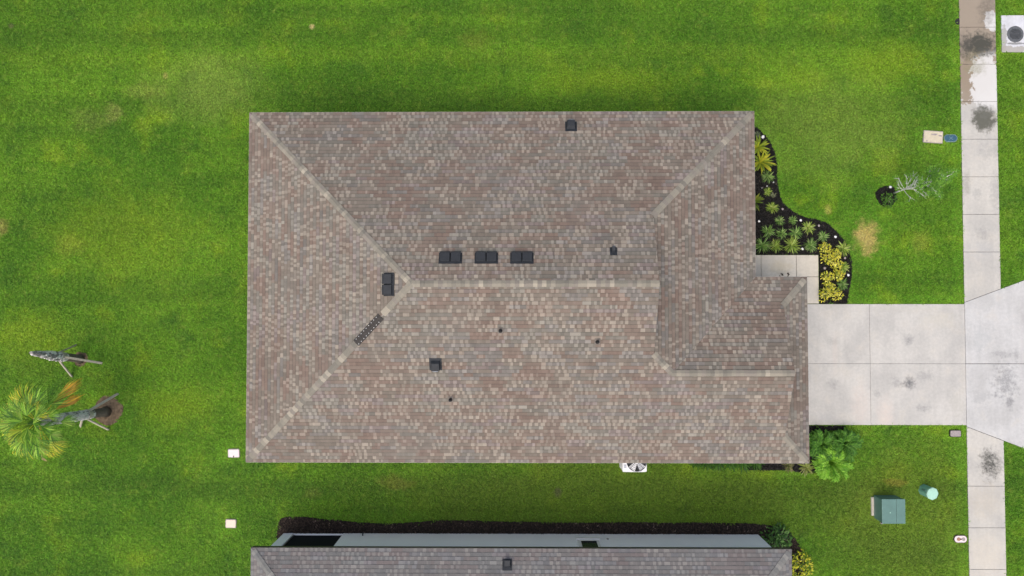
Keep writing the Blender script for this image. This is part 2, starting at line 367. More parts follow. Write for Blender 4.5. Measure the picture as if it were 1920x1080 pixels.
# ------------------------------------------------------------------ planting beds
BEDS = []
def smooth_poly(px, n=4):
    """Catmull-Rom through the outline"""
    P = [at(*p) for p in px]; out = []
    for i in range(len(P)-1):
        a, b, c, d = P[max(i-1, 0)], P[i], P[i+1], P[min(i+2, len(P)-1)]
        for k in range(n):
            s = k/n; out.append(.5*((2*b)+(c-a)*s+(2*a-5*b+4*c-d)*s*s+(-a+3*b-3*c+d)*s**3))
    out.append(P[-1]); return [(p.x+random.uniform(-.015, .015), p.y+random.uniform(-.015, .015)) for p in out]
def bed(label, poly, mat):
    BEDS.append(poly); return tag(MB().prism(poly, -.3, .0).build('mulch_bed', mat), label, 'mulch bed', kind='structure')
front = smooth_poly([(1418, 238), (1432, 251), (1444, 267), (1453, 288), (1457, 310), (1457, 335), (1460, 355), (1467, 376), (1479, 391), (1495, 401), (1516, 409), (1540, 414), (1559, 425), (1576, 441), (1588, 459), (1595, 480), (1597, 505), (1595, 532), (1588, 567)])
front = front + [(front[-1][0], dy0+.01), (wx[3]+.02, dy0+.01), (wx[3]+.02, wy0+.01), (8.62, wy0+.01), (8.62, front[0][1])]
bed('curved black mulch bed along the front of the house', front, M['mulch_soil'])
corner = smooth_poly([(1586, 799), (1580, 806), (1548, 812), (1556, 850), (1545, 880), (1520, 887), (1478, 882)])
corner = corner + [(9.4, corner[-1][1]), (9.4, -5.4), (10.6, -5.4), (10.6, corner[0][1])]
bed('small dark mulch bed at the garage corner', corner, M['mulch_soil'])
nb = smooth_poly([(519, 1012), (522, 985), (529, 972), (560, 969.5), (620, 974), (680, 980), (750, 981), (830, 976), (950, 978.5), (1100, 980), (1250, 980), (1400, 982), (1450, 986), (1476, 995), (1495, 1016), (1508, 1045), (1516, 1090)])
nb = nb + [(9.7, nb[-1][1]), (9.7, -9.6), (-9.9, -9.6)]
bed('brown mulch strip along the white wall of the lower house', nb, M['mulch_soil_brown'])
def disc(c, r, n=22, j=.06): return [(c[0]+r*math.cos(2*math.pi*k/n)*(1+random.uniform(-j, j)), c[1]+r*math.sin(2*math.pi*k/n)*(1+random.uniform(-j, j))) for k in range(n)]
TREE_C = at(1662, 367)
treebed = disc(TREE_C, .44, 20, .12); bed('small round black mulch ring at the thin sapling', treebed, M['mulch_soil'])
PALM1 = at(150, 673); PALM2 = at(199, 772)
p2bed = disc(at(203, 770), .62, 22, .08); BEDS.append(p2bed)
tag(MB().prism(p2bed, -.3, -.0).build('mulch_bed', M['soil']), 'brown soil ring at the foot of the leafy palm', 'mulch bed', kind='structure')
p1bed = disc(at(151, 673), .30, 16, .15); BEDS.append(p1bed)
tag(MB().prism(p1bed, -.3, -.0).build('mulch_bed', M['soil']), 'small brown soil patch at the foot of the bare palm', 'mulch bed', kind='structure')

# ------------------------------------------------------------------ roofs
def vnoise(seed, n=9, lo=.5, hi=2.2):
    r = random.Random(seed); W = [(r.uniform(lo, hi), r.uniform(0, 6.28), r.uniform(0, 6.28)) for _ in range(n)]
    return lambda x, y: sum(math.sin(k*(x*math.cos(a)+y*math.sin(a))+p) for k, a, p in W)/math.sqrt(n)
FAM = [dict(b=(.174, .137, .112), l=(.268, .226, .184)),      # brown
       dict(b=(.176, .131, .107), l=(.252, .203, .167)),      # red brown
       dict(b=(.174, .151, .125), l=(.280, .247, .202)),      # taupe
       dict(b=(.165, .155, .132), l=(.256, .240, .203)),      # grey green
       dict(b=(.163, .153, .139), l=(.246, .229, .205)),      # grey
       dict(b=(.170, .141, .130), l=(.248, .212, .193))]      # mauve
SB, SBK = .82, .60                                            # dark band at every course head: printed tone that also paints in the course shadow
EXPO = .1345                                                   # plan depth of a course
WID = [.070, .090, .110, .130, .160, .210]
def tabs_for(plane, seed):
    """list of shingle tabs: dict(u0,u1,u0h,u1h,r0,r1,t,col)"""
    rd = random.Random(seed); f1 = vnoise(seed+1, 8, .5, 1.6); f2 = vnoise(seed+2, 8, .6, 2.0); f3 = vnoise(seed+3, 8, .8, 2.6)
    out = []; r0 = 0.; iv = plane['iv']; k = 0
    while r0 < plane['rmax']-.01:
        r1 = min(r0+EXPO, plane['rmax']); a0, b0 = iv(r0+1e-4); a1, b1 = iv(r1-1e-4)
        lo, hi = min(a0, a1), max(b0, b1); u = lo - rd.uniform(0, .5)
        drop_end = u; fam = None; up = False
        while u < hi:
            if u >= drop_end:
                drop_end = u + rd.uniform(.25, .8)
                dg = math.sin((u+r0*1.15)*3.3+1.6*f3(u*.4, r0*.4)); s1, s2, s3 = f1(u+r0*.8, r0)+.7*dg, f2(u-r0*.5, r0*1.2)+.5*dg, f3(u, r0)-.9*dg
                wts = [math.exp(v) for v in (.55+.8*s1, -.45+.9*s2, .95-.2*s1, .1-.8*s2, -.25-.8*s1, -.9+.9*s3)]
                fam = rd.choices(FAM, wts)[0]; dk = rd.uniform(.92, 1.08); lp = min(.95, max(.25, .70+.22*s3-.18*s2))
            wi = rd.choices(range(6), [1.2, 2.4, 2.6, 2.0, 1.2, .5] if not up else [2, 2.4, 2, 1.4, .8, .6])[0]; wd = WID[wi]
            up = (not up) if rd.random() < .93 else up
            if up and rd.random() < lp:
                c = fam['l']; kk = dk*rd.uniform(.80, 1.10)
            else: c = fam['b']; kk = dk*rd.uniform(.88, 1.12)
            u0, u1 = u, u+wd; u = u1
            A0, B0 = max(u0, a0), min(u1, b0); A1, B1 = max(u0, a1), min(u1, b1)
            if B0 < A0 and B1 < A1: continue
            if B0 < A0: A0 = B0 = (max(min(A0, b0), a0))
            if B1 < A1: A1 = B1 = (max(min(A1, b1), a1))
            full = abs(A0-u0) < 1e-6 and abs(A1-u0) < 1e-6 and abs(B0-u1) < 1e-6 and abs(B1-u1) < 1e-6 and r1-r0 > EXPO*.99
            out.append(dict(A0=A0, B0=B0, A1=A1, B1=B1, r0=r0, r1=r1, t=.016 if up else .009, c=(c[0]*kk, c[1]*kk, c[2]*kk), wi=wi, up=up, full=full, pl=plane))
        r0 = r1; k += 1
    return out
def pl_point(pl, u, r, off=0.):
    n = pl['n']; return pl['O'] + pl['U']*u + pl['Rd']*r + Vector((0, 0, SL*r)) + n*off
def mk_plane(O, U, Rd, iv, rmax):
    U = Vector(U); Rd = Vector(Rd); n = (-SL*Rd + Vector((0, 0, 1))).normalized()
    return dict(O=Vector(O), U=U, Rd=Rd, iv=iv, rmax=rmax, n=n)
def project(p):
    q = _M.transposed() @ (p - Vector((0, 0, CAM_H))); return 960+1280*q.x/-q.z, 540-1280*q.y/-q.z
def lay_shingles(roof, planes, mat, seed, limit=300):
    allt = []
    for i, pl in enumerate(planes): allt += tabs_for(pl, seed+i*17)
    scored = []
    for i, tb in enumerate(allt):
        if not tb['full'] or tb['wi'] < 4 : continue
        c = pl_point(tb['pl'], tb['A0'], tb['r0']); px, py = project(c)
        if 0 < px < 1910 and 0 < py < 1075: scored.append((WID[tb['wi']]/(CAM_H-c.z)**2, i))
    scored.sort(reverse=True); single = set(i for _, i in scored[:limit])
    m = MB(); cache = {}
    for i, tb in enumerate(allt):
        pl = tb['pl']; t = tb['t']; ur = .0
        if i in single:                                       # picked apart: objects that share a few meshes
            q = tuple(round(v*60)/60 for v in tb['c']); key = (tb['wi'], tb['up'], q)
            if key not in cache:
                wd = WID[tb['wi']]; L = EXPO*math.sqrt(1+SL*SL)
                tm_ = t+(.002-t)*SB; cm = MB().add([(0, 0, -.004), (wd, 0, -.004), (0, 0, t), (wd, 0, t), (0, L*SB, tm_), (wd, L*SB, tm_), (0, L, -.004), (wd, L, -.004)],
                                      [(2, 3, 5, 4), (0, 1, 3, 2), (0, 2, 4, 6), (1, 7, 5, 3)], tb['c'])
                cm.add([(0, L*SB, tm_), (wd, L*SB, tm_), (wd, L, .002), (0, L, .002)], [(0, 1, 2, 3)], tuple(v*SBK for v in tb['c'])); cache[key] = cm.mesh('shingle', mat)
            up = (pl['Rd'] + Vector((0, 0, SL))).normalized(); p = pl_point(pl, tb['A0'], tb['r0'])
            flip = pl['U'].cross(up).dot(pl['n']) < 0
            o = link('shingle', cache[key], roof)
            if flip:  # left-handed plane frame: start from the other end
                p = pl_point(pl, tb['B0'], tb['r0']); u = -pl['U']
            else: u = pl['U']
            o.matrix_local = Matrix(((u.x, up.x, pl['n'].x, p.x), (u.y, up.y, pl['n'].y, p.y), (u.z, up.z, pl['n'].z, p.z), (0, 0, 0, 1)))
            continue
        a, b, c_, d = (tb['A0'], tb['r0']), (tb['B0'], tb['r0']), (tb['B1'], tb['r1']), (tb['A1'], tb['r1'])
        v = [pl_point(pl, *a, -.004), pl_point(pl, *b, -.004), pl_point(pl, *a, t), pl_point(pl, *b, t)]
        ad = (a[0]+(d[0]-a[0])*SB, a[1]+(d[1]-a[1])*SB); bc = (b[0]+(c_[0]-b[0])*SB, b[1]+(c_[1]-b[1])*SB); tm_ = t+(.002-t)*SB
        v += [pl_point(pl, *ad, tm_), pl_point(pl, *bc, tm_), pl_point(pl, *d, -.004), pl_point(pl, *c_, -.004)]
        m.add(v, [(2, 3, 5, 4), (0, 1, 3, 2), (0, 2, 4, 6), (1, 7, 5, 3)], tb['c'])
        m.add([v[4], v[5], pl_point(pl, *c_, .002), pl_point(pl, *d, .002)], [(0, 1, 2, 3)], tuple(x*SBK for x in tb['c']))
    tag(m.build('shingle_field', mat, roof), kind='stuff')
    return len(allt)
def caps(roof, p0, p1, dirL, dirR, mat, seed, skip=None, wing=.120, inset=.0):
    """bent cap shingles laid from p0 (low) to p1; dirL/dirR run down each plane"""
    rd = random.Random(seed); p0 = Vector(p0); p1 = Vector(p1); p0 = p0 + (p1-p0).normalized()*inset; L = (p1-p0).length; d = (p1-p0).normalized(); n = max(1, round(L/.152)); e = L/n
    dl, dr = Vector(dirL), Vector(dirR)
    wl = (dl - d*dl.dot(d)).normalized(); wr = (dr - d*dr.dot(d)).normalized(); upv = -(wl+wr).normalized()
    tones = [(.240, .226, .184), (.275, .256, .207), (.202, .192, .158), (.355, .326, .262), (.226, .207, .176), (.175, .168, .142)]
    cache = []
    for c in tones:
        t0, t1 = .030, .016; E = e*1.15
        V = []
        for y, t in ((0, t0), (E, t1)):
            for s, ww in ((-1, wl), (0, None), (1, wr)):
                base = Vector((0, 0, 0)) if ww is None else ww*wing
                V += [base + upv*t + d*y, base + upv*(.0) + d*y]
        F = [(0, 2, 8, 6), (2, 4, 10, 8), (0, 1, 3, 2), (2, 3, 5, 4), (0, 6, 7, 1), (4, 5, 11, 10), (6, 8, 9, 7), (8, 10, 11, 9)]
        cache.append(MB().add(V, F, c).mesh('ridge_cap', mat))
    for i in range(n):
        if skip and skip[0] < (i+.5)/n < skip[1]: continue
        o = link('ridge_cap', rd.choices(cache, [3, 3, 2.2, 1.3, 2, 1.2])[0], roof); o.location = p0 + d*(e*i) + upv*rd.uniform(0, .004)
Z = Vector((0, 0, 1))
def dn(x, y): return Vector((x, y, -SL))            # downhill on a plane facing (x, y)
def zr(r): return HE + SL*r

# ---- main house
house = tag(empty('house', (0, 0, 0)), 'large house with brown shingled hip roof and driveway', 'house')
WI = .36
def southR(r):
    if r < RGG: return xG - r
    if r < GH: return xG - RGG
    if r < RG: return xE - r
    return xE - RG
def northR(r): return xE - r if r < RG else xE - RG
OV = .14                                             # the hip runs a little under each small gable
planes = [
    mk_plane((0, yS, HE), (1, 0, 0), (0, 1, 0), lambda r: (xL+r, southR(r)), HW),
    mk_plane((0, yN, HE), (1, 0, 0), (0, -1, 0), lambda r: (xL+r, northR(r)), HW),
    mk_plane((xL, 0, HE), (0, 1, 0), (1, 0, 0), lambda r: (yS+r, yN-r), HW),
    mk_plane((xE, 0, HE), (0, 1, 0), (-1, 0, 0), lambda r: (max(yGN-r, yS+r), yN-r), RG+OV),
    mk_plane((0, yGN, HE), (1, 0, 0), (0, -1, 0), lambda r: (xE-r, xG-min(r, RGG)), GH),
    mk_plane((xG, 0, HE), (0, 1, 0), (-1, 0, 0), lambda r: (yS+r, yGN-r), RGG+OV)]
RZ = -.012                                           # deck lies just under the shingles
dm = MB()
def dpoly(m, pts, mi=0): m.add([(p[0], p[1], p[2]+RZ) for p in pts], [list(range(len(pts)))], None, mi)
A_w = (xL+HW, YM, zr(HW)); A_e = (xE-RG, YM, zr(HW)); G_w = (xE-GH, GY, zr(GH)); G_e = (xG-RGG, GY, zr(GH))
dpoly(dm, [(xL, yS, HE), (xG, yS, HE), (xG-RGG, yS+RGG, zr(RGG)), G_e, G_w, (xE-RG, yS+RG, zr(RG)), A_e, A_w])
dpoly(dm, [(xE, yN, HE), (xL, yN, HE), A_w, A_e, (xE-RG, yN-RG, zr(RG))])
dpoly(dm, [(xL, yN, HE), (xL, yS, HE), A_w])
dpoly(dm, [(xE, yGN, HE), (xE, yN, HE), (xE-RG-OV, yN-RG-OV, zr(RG+OV)), (xE-RG-OV, yS+RG+OV, zr(RG+OV)), G_w])
dpoly(dm, [(xE, yGN, HE), G_w, G_e, (xG-RGG, yGN-RGG, zr(RGG)), (xG, yGN, HE)])
dpoly(dm, [(xG, yS, HE), (xG, yGN, HE), (xG-RGG-OV, yGN-RGG-OV, zr(RGG+OV)), (xG-RGG-OV, yS+RGG+OV, zr(RGG+OV))])
roof = dm.build('roof', M['deck'], house)
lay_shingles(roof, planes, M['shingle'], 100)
NW_, SW_, NE_ = (xL, yN, HE), (xL, yS, HE), (xE, yN, HE)
caps(roof, NW_, A_w, dn(-1, 0), dn(0, 1), M['shingle'], 1, inset=.155)
caps(roof, SW_, A_w, dn(0, -1), dn(-1, 0), M['shingle'], 2, skip=(.685, .835), inset=.155)
caps(roof, A_e, A_w, dn(0, -1), dn(0, 1), M['shingle'], 3)
caps(roof, NE_, (xE-RG, yN-RG, zr(RG)), dn(0, 1), dn(1, 0), M['shingle'], 4, inset=.155)
caps(roof, G_w, (xE-RG, yS+RG, zr(RG)), dn(1, 0), dn(0, -1), M['shingle'], 5)
caps(roof, G_e, G_w, dn(0, -1), dn(0, 1), M['shingle'], 6)
caps(roof, (xG, yGN, HE), (xG-RGG, yGN-RGG, zr(RGG)), dn(0, 1), dn(1, 0), M['shingle'], 7, inset=.155)
caps(roof, (xG, yS, HE), (xG-RGG, yS+RGG, zr(RGG)), dn(1, 0), dn(0, -1), M['shingle'], 8, inset=.155)
# gable walls and rake boards
for (gx, gy, h0, h1, hw, nm) in ((xE-RG-OV+.02, YM, zr(RG+OV), zr(HW), HW-RG-OV, 0), (xG-RGG-OV+.02, GY, zr(RGG+OV), zr(GH), GH-RGG-OV, 1)):
    MB().add([(gx, gy-hw, h0-.03), (gx, gy+hw, h0-.03), (gx, gy, h1-.05), (gx-.1, gy-hw, h0-.03), (gx-.1, gy+hw, h0-.03), (gx-.1, gy, h1-.05)], [(0, 1, 2), (5, 4, 3), (0, 2, 5, 3), (1, 4, 5, 2)]).build('gable_wall', M['stucco'], house)
    for s in (-1, 1):
        hwf = hw+OV; a = Vector((gx+OV-.05, gy+s*hwf, h0-SL*OV-.035)); b = Vector((gx+OV-.05, gy, h1-.035)); q = Vector((.03, 0, 0)); dz = Vector((0, 0, -.13))
        MB().add([a, b, b+dz, a+dz, a+q, b+q, b+q+dz, a+q+dz], [(0, 3, 2, 1), (4, 5, 6, 7), (0, 1, 5, 4), (3, 7, 6, 2), (0, 4, 7, 3), (1, 2, 6, 5)]).build('rake_board', M['trim'], house)
# fascia with drip edge, soffit, walls
per = [(xL, yS), (xG, yS), (xG, yGN), (xE, yGN), (xE, yN), (xL, yN)]
def eave_trim(parent, per, fas, drip):
    n = len(per)
    for i in range(n):
        a, b = Vector(per[i]), Vector(per[(i+1) % n]); d = (b-a).normalized(); o = Vector((d.y, -d.x)); L = (b-a).length
        Mx = Matrix(((d.x, o.x, 0, a.x), (d.y, o.y, 0, a.y), (0, 0, 1, 0), (0, 0, 0, 1)))
        MB().box((0, -.03, HE-.21), (L, -.004, HE-.022), M=Mx).build('fascia', fas, parent)
        MB().box((-.016, -.002, HE-.055), (L+.016, .016, HE-.006), M=Mx).build('drip_edge', drip, parent)
eave_trim(house, per, M['trim'], M['drip'])
MB().prism([(p[0]+(-.02 if p[0] > 0 else .02), p[1]+(.02 if p[1] == yS else -.02)) for p in per], HE-.235, HE-.215).build('soffit', M['trim'], house)
inn = [(xL+WI, yS+WI), (xG-WI, yS+WI), (xG-WI, yGN-WI), (xE-WI, yGN-WI), (xE-WI, yN-WI), (xL+WI, yN-WI)]
MB().prism(inn, -.2, HE-.235).build('wall', M['stucco'], house)
gd = MB().box((xG-WI, -4.75, 0.02), (xG-WI+.03, -.05, 2.2)).build('garage_door', M['trim'], house)
for k in range(4):
    for j in range(4): MB().box((xG-WI+.03, -4.65+j*1.17, .1+k*.53), (xG-WI+.042, -3.60+j*1.17, .54+k*.53)).build('door_panel', M['trim'], gd, bevel=.006)
fd = MB().box((xE-WI, 1.25, 0.02), (xE-WI+.05, 2.2, 2.1)).build('front_door', M['door'], house); MB().box((xE-WI+.05, 1.33, .95), (xE-WI+.10, 1.37, 1.15)).build('handle', M['black_metal'], fd)
def window(parent, x0, x1, y, z0, z1, outward, fr, fw=.05):
    s = outward
    o = MB().box((x0, min(y, y+s*.04), z0), (x1, max(y, y+s*.04), z1)).build('window', fr, parent)
    MB().box((x0+fw, min(y+s*.04, y+s*.05), z0+fw*1.6), (x1-fw, max(y+s*.04, y+s*.05), z1-fw)).build('pane', M['glass'], o)
    MB().box((x0-.06, min(y, y+s*.09), z0-.09), (x1+.06, max(y, y+s*.09), z0-.002)).build('sill', M['trim'], o)
for x in (-7.5, -3.5, 1.0, 5.0): window(house, x, x+.95, yN-WI, .9, 2.15, 1, M['bronze'])
for x in (-8.0, -4.0, 0.5, 8.0): window(house, x, x+.95, yS+WI, .9, 2.15, -1, M['bronze'])

# ---- things on the roof
def roof_z(x, y):
    a = min(x-xL, yN-y, y-yS, (xE-x) if xE-x < RG else 99); b = min(yGN-y, y-yS, (xG-x) if xG-x < RGG else 99)
    return HE + SL*max(a, b)
def on_roof(px, py, up=0.):
    z = 4.
    for _ in range(25): p = at(px, py, z+up); z = roof_z(p.x, p.y)
    return Vector((p.x, p.y, z))
def frame_on(p, face):                                # face: unit plan vector pointing downhill
    dnv = Vector((face[0], face[1], -SL)).normalized(); n = (SL*Vector((face[0], face[1], 0))+Z).normalized(); u = n.cross(dnv) * -1
    u = dnv.cross(n)
    return Matrix(((u.x, -dnv.x, n.x, p.x), (u.y, -dnv.y, n.y, p.y), (u.z, -dnv.z, n.z, p.z), (0, 0, 0, 1)))
def part_root(name, mb, mat, mx, parent, bevel=0):
    o = mb.build(name, mat, parent, bevel=bevel); o.matrix_local = mx; return o
def off_ridge_vent(px, py, face):
    p = on_roof(px, py, .12); mx = frame_on(p, face)
    fl = part_root('roof_vent', MB().box((-.40, -.19, .0), (.40, .23, .024)), M['black_metal'], mx, house)
    for s in (-1, 1):
        x0, x1 = (-.362, -.012) if s < 0 else (.012, .362)
        h = MB(); h.add([(x0, -.165, .022), (x1, -.165, .022), (x1, .165, .022), (x0, .165, .022), (x0+.01, -.165, .13), (x1-.01, -.165, .13), (x1-.01, .150, .075), (x0+.01, .150, .075)],
                        [(4, 5, 6, 7), (0, 1, 5, 4), (1, 2, 6, 5), (2, 3, 7, 6), (3, 0, 4, 7)])
        h.box((x0-.006, -.180, .128), (x1+.006, -.145, .142))
        h.build('vent_hood', M['black_metal'], fl, bevel=.006)
for px in (844, 911.5, 978.5): off_ridge_vent(px, 483, (0, 1))
off_ridge_vent(727.5, 533, (-1, 0))
def hood_vent(px, py, face, sx, sy, parent=house, zf=None, slot=True):
    p = on_roof(px, py, .12) if zf is None else zf; mx = frame_on(p, face)
    fl = part_root('exhaust_vent', MB().box((-sx*.5-.05, -sy*.5-.05, 0), (sx*.5+.05, sy*.5+.09, .022)), M['black_metal'], mx, parent)
    h = MB(); a, b = sx*.5, sy*.5
    h.add([(-a, -b, .02), (a, -b, .02), (a, b, .02), (-a, b, .02), (-a*.86, -b*.95, .20), (a*.86, -b*.95, .20), (a*.8, b*.55, .13), (-a*.8, b*.55, .13)], [(4, 5, 6, 7), (0, 1, 5, 4), (1, 2, 6, 5), (2, 3, 7, 6), (3, 0, 4, 7)])
    h.build('vent_hood', M['black_metal'], fl, bevel=.012)
    if slot: MB().box((-a*.55, -b*1.08, .172), (a*.55, -b*.98, .202)).build('vent_lip', M['ac_grey'], fl)
hood_vent(1071, 235, (0, 1), .34, .30); hood_vent(1151, 470, (0, 1), .14, .17); hood_vent(816, 684, (0, -1), .34, .34)
def pipe(px, py, face):
    p = on_roof(px, py, .15); mx = frame_on(p, face)
    fl = part_root('vent_pipe', MB().box((-.10, -.10, .0), (.10, .13, .020)), M['shingle_flash'], mx, house)
    up = mx.inverted().to_3x3() @ Z
    b = MB(); b.tube([up*-.02, up*.06], [.085, .055], 12, caps=False); b.tube([up*.0, up*.28, up*.281, up*.10], [.045, .045, .036, .036], 12, caps=False); b.build('pipe', M['black_rubber'], fl, smooth=True)
for q in ((938, 620), (1121, 641), (844, 750)): pipe(*q, (0, -1))
# black strip with nails where hip caps are missing
s0, s1 = Vector(SW_).lerp(Vector(A_w), .690), Vector(SW_).lerp(Vector(A_w), .832); d = (s1-s0).normalized(); L = (s1-s0).length
wl = (dn(0, -1)-d*dn(0, -1).dot(d)).normalized(); wr = (dn(-1, 0)-d*dn(-1, 0).dot(d)).normalized(); upv = -(wl+wr).normalized()
b = MB(); V = []
for y in (0, L):
    for ww in (wl, None, wr):
        base = s0+d*y + (ww*.145 if ww is not None else Vector((0, 0, 0))); V += [base+upv*.028, base]
b.add(V, [(0, 2, 8, 6), (2, 4, 10, 8), (0, 1, 3, 2), (2, 3, 5, 4), (0, 6, 7, 1), (4, 5, 11, 10), (6, 8, 9, 7), (8, 10, 11, 9)])
strip = b.build('hip_vent_strip', plain('worn_felt', (.055, .050, .046), .9, .35, 22, .15), house)
for k in range(9):
    for ww, off in ((wl, .0), (wr, .06)):
        c = s0 + d*(.06+off+k*(L-.12)/9) + ww*.095; nn = (ww.cross(d)).normalized(); nn = nn if nn.z > 0 else -nn
        mm = Matrix.Translation(c+upv*.028) @ nn.to_track_quat('Z', 'Y').to_matrix().to_4x4()
        o = MB().tube([(0, 0, -.002), (0, 0, .008)], .013, 8).build('nail_head', M['nail'], strip); o.matrix_local = mm

# ---- lower neighbouring house
nh = tag(empty('house', (0, 0, 0)), 'grey roofed house with white wall at the bottom edge', 'house')
nplanes = [
    mk_plane((0, nN, HE), (1, 0, 0), (0, -1, 0), lambda r: (nW+r, nE-r), NH),
    mk_plane((0, nS, HE), (1, 0, 0), (0, 1, 0), lambda r: (nW+r, nE-r), NH),
    mk_plane((nW, 0, HE), (0, 1, 0), (1, 0, 0), lambda r: (nS+r, nN-r), NH),
    mk_plane((nE, 0, HE), (0, 1, 0), (-1, 0, 0), lambda r: (nS+r, nN-r), NH)]
B_w, B_e = (nW+NH, NY, zr(NH)), (nE-NH, NY, zr(NH))
dm = MB(); c4 = [(nW, nN, HE), (nE, nN, HE), (nE, nS, HE), (nW, nS, HE)]
dpoly(dm, [c4[1], c4[0], B_w, B_e]); dpoly(dm, [c4[3], c4[2], B_e, B_w]); dpoly(dm, [c4[0], c4[3], B_w]); dpoly(dm, [c4[2], c4[1], B_e])
nroof = dm.build('roof', M['deck'], nh)
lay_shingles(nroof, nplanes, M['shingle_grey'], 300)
caps(nroof, c4[0], B_w, dn(-1, 0), dn(0, 1), M['shingle_grey'], 11, inset=.155); caps(nroof, c4[1], B_e, dn(0, 1), dn(1, 0), M['shingle_grey'], 12, inset=.155)
caps(nroof, c4[2], B_e, dn(1, 0), dn(0, -1), M['shingle_grey'], 13, inset=.155); caps(nroof, c4[3], B_w, dn(0, -1), dn(-1, 0), M['shingle_grey'], 14, inset=.155); caps(nroof, B_e, B_w, dn(0, -1), dn(0, 1), M['shingle_grey'], 15)
eave_trim(nh, [(nW, nS), (nE, nS), (nE, nN), (nW, nN)], M['bronze'], M['bronze'])
MB().box((nW+.02, nS+.02, HE-.235), (nE-.02, nN-.02, HE-.215)).build('soffit', M['trim'], nh)
wx0, wx1, wy = -9.675, 9.86, -9.361
px0, px1 = at(551, 1002, 0).x, at(644, 1002, 0).x
ZT = HE-.237
w_ = MB(); w_.box((wx0, nS+.34, -.2), (wx1, wy-2.6, ZT)); w_.box((px1, wy-2.6, -.2), (wx1, wy, ZT)); w_.box((wx0, wy-.22, -.2), (px0, wy, ZT)); w_.box((wx0, wy-2.6, -.2), (wx0+.2, wy-.22, ZT))
w_.box((px0, wy-.2, -.2), (px1, wy-.01, .06)); w_.build('wall', M['white_wall'], nh)
MB().box((wx0+.2, wy-2.6, -.1), (px1, wy-.22, .03)).build('patio_floor', M['frontwalk'], nh)
sc_ = MB().box((px0, wy-.08, .06), (px1, wy-.07, ZT-.1)).build('patio_screen', M['screen'], nh)
fr = MB()
for x in (px0+.001, px1-.051): fr.box((x, wy-.10, .062), (x+.05, wy-.05, ZT-.1))
fr.box((px0, wy-.1, ZT-.1), (px1, wy-.05, ZT-.002)); fr.build('screen_frame', M['bronze'], sc_)
a, b_ = at(1084, 1012, .72).x, at(1121, 1012, .72).x
window(nh, a-.02, b_+.02, wy, .80, 2.05, 1, M['trim'], .11)
q = at(680, 1006, .3); o = MB().tube([(q.x, wy-.01, .30), (q.x, wy+.07, .30), (q.x, wy+.09, .18)], .025, 8).build('wall_tap', M['black_metal'], nh)
q = at(1139, 1011, .6); MB().box((q.x-.04, wy, .58), (q.x+.04, wy+.03, .68)).build('wall_outlet', M['drip'], nh)
nz = HE
for _ in range(20): p = at(951, 1060, nz+.12); nz = zr(nN-p.y)
hood_vent(0, 0, (0, 1), .26, .26, nh, Vector((p.x, p.y, nz)), slot=False)

# ------------------------------------------------------------------ utility objects
def lid_box(name, label, cat, px, py, sx, sy, rz, mat, z=.035, rim=None, rnd=.03, inner=None):
    c = at(px, py, z); t = tag(empty(name, (c.x, c.y, 0), rz), label, cat)
    def rr(a, b, r, n=5):
        out = []
        for cx, cy, s in ((a-r, b-r, 0), (-a+r, b-r, 1), (-a+r, -b+r, 2), (a-r, -b+r, 3)):
            for k in range(n+1): q = math.pi/2*(s+k/n); out.append((cx+r*math.cos(q), cy+r*math.sin(q)))
        return out
    MB().prism(rr(sx/2+.025, sy/2+.025, rnd+.02), -.12, z-.012).build('body', rim or M['lid_stone'], t)
    MB().prism(rr(sx/2, sy/2, rnd), z-.014, z).build('lid', mat, t, bevel=.004)
    if inner: inner(t, z)
    PAVED.append([(c.x+x*math.cos(rz)-y*math.sin(rz), c.y+x*math.sin(rz)+y*math.cos(rz)) for x, y in rr(sx/2+.03, sy/2+.03, .02, 1)])
    return t
def slot_(t, z): MB().box((-.02, -.16, z+.001), (.02, -.10, z+.004)).build('pick_hole', M['black_rubber'], t)
lid_box('utility_box', 'white rectangular utility lid beside the left corner of the big roof', 'utility box', 438, 850, .44, .31, .02, M['lid_pink'], inner=slot_)
lid_box('utility_box', 'pinkish rectangular utility lid near left end of brown mulch strip', 'utility box', 432.5, 982, .40, .31, -.02, M['lid_tan'])
def dirt(t, z):
    for (x, y, a, b2, s) in ((.05, .10, .16, .05, .2), (.28, .06, .08, .04, -.4), (-.26, -.18, .05, .03, .6)):
        MB().prism([(x+a*math.cos(k)*random.uniform(.6, 1.1), y+b2*math.sin(k)*random.uniform(.6, 1.1)) for k in [i*.7 for i in range(9)]], z+.0005, z+.004).build('dirt', M['lid_stone'], t)
lid_box('meter_box', 'cream rectangular meter lid in the lawn beside footpath', 'meter box', 1750, 256.5, .76, .46, -.07, plain('cream_lid', (.52, .46, .33), .7, .14, 12), inner=dirt, rnd=.01)
def bluein(t, z):
    m = MB(); m.box((-.10, -.016, z+.001), (.10, .016, z+.010), M=Matrix.Rotation(.7, 4, 'Z')); m.box((-.10, -.016, z+.002), (.10, .016, z+.011), M=Matrix.Rotation(-.7, 4, 'Z')); m.build('cross_rib', plain('pale_blue_rib', (.10, .18, .22), .5), t)
lid_box('water_meter', 'small blue oval water meter cover next to cream lid', 'meter cover', 1783, 259, .50, .26, -.02, M['blue'], rim=plain('meter_rim', (.16, .24, .24), .6), rnd=.125, inner=bluein)
lid_box('valve_box', 'weathered pinkish stone block by driveway and footpath corner', 'valve box', 1792, 813, .42, .24, .0, M['lid_stone'], z=.06, rim=plain('dark_soil', (.03, .04, .015), .9), rnd=.04)
def ovalin(t, z):
    for x, m_ in ((-.09, plain('rust_cap', (.32, .17, .11), .7)), (.11, M['lid_stone'])): MB().tube([(x, 0, z-.003), (x, 0, z+.014)], .07, 16).build('cap', m_, t)
    MB().tube([(0, 0, z), (0, 0, z+.02)], .03, 10).build('bolt', M['black_rubber'], t)
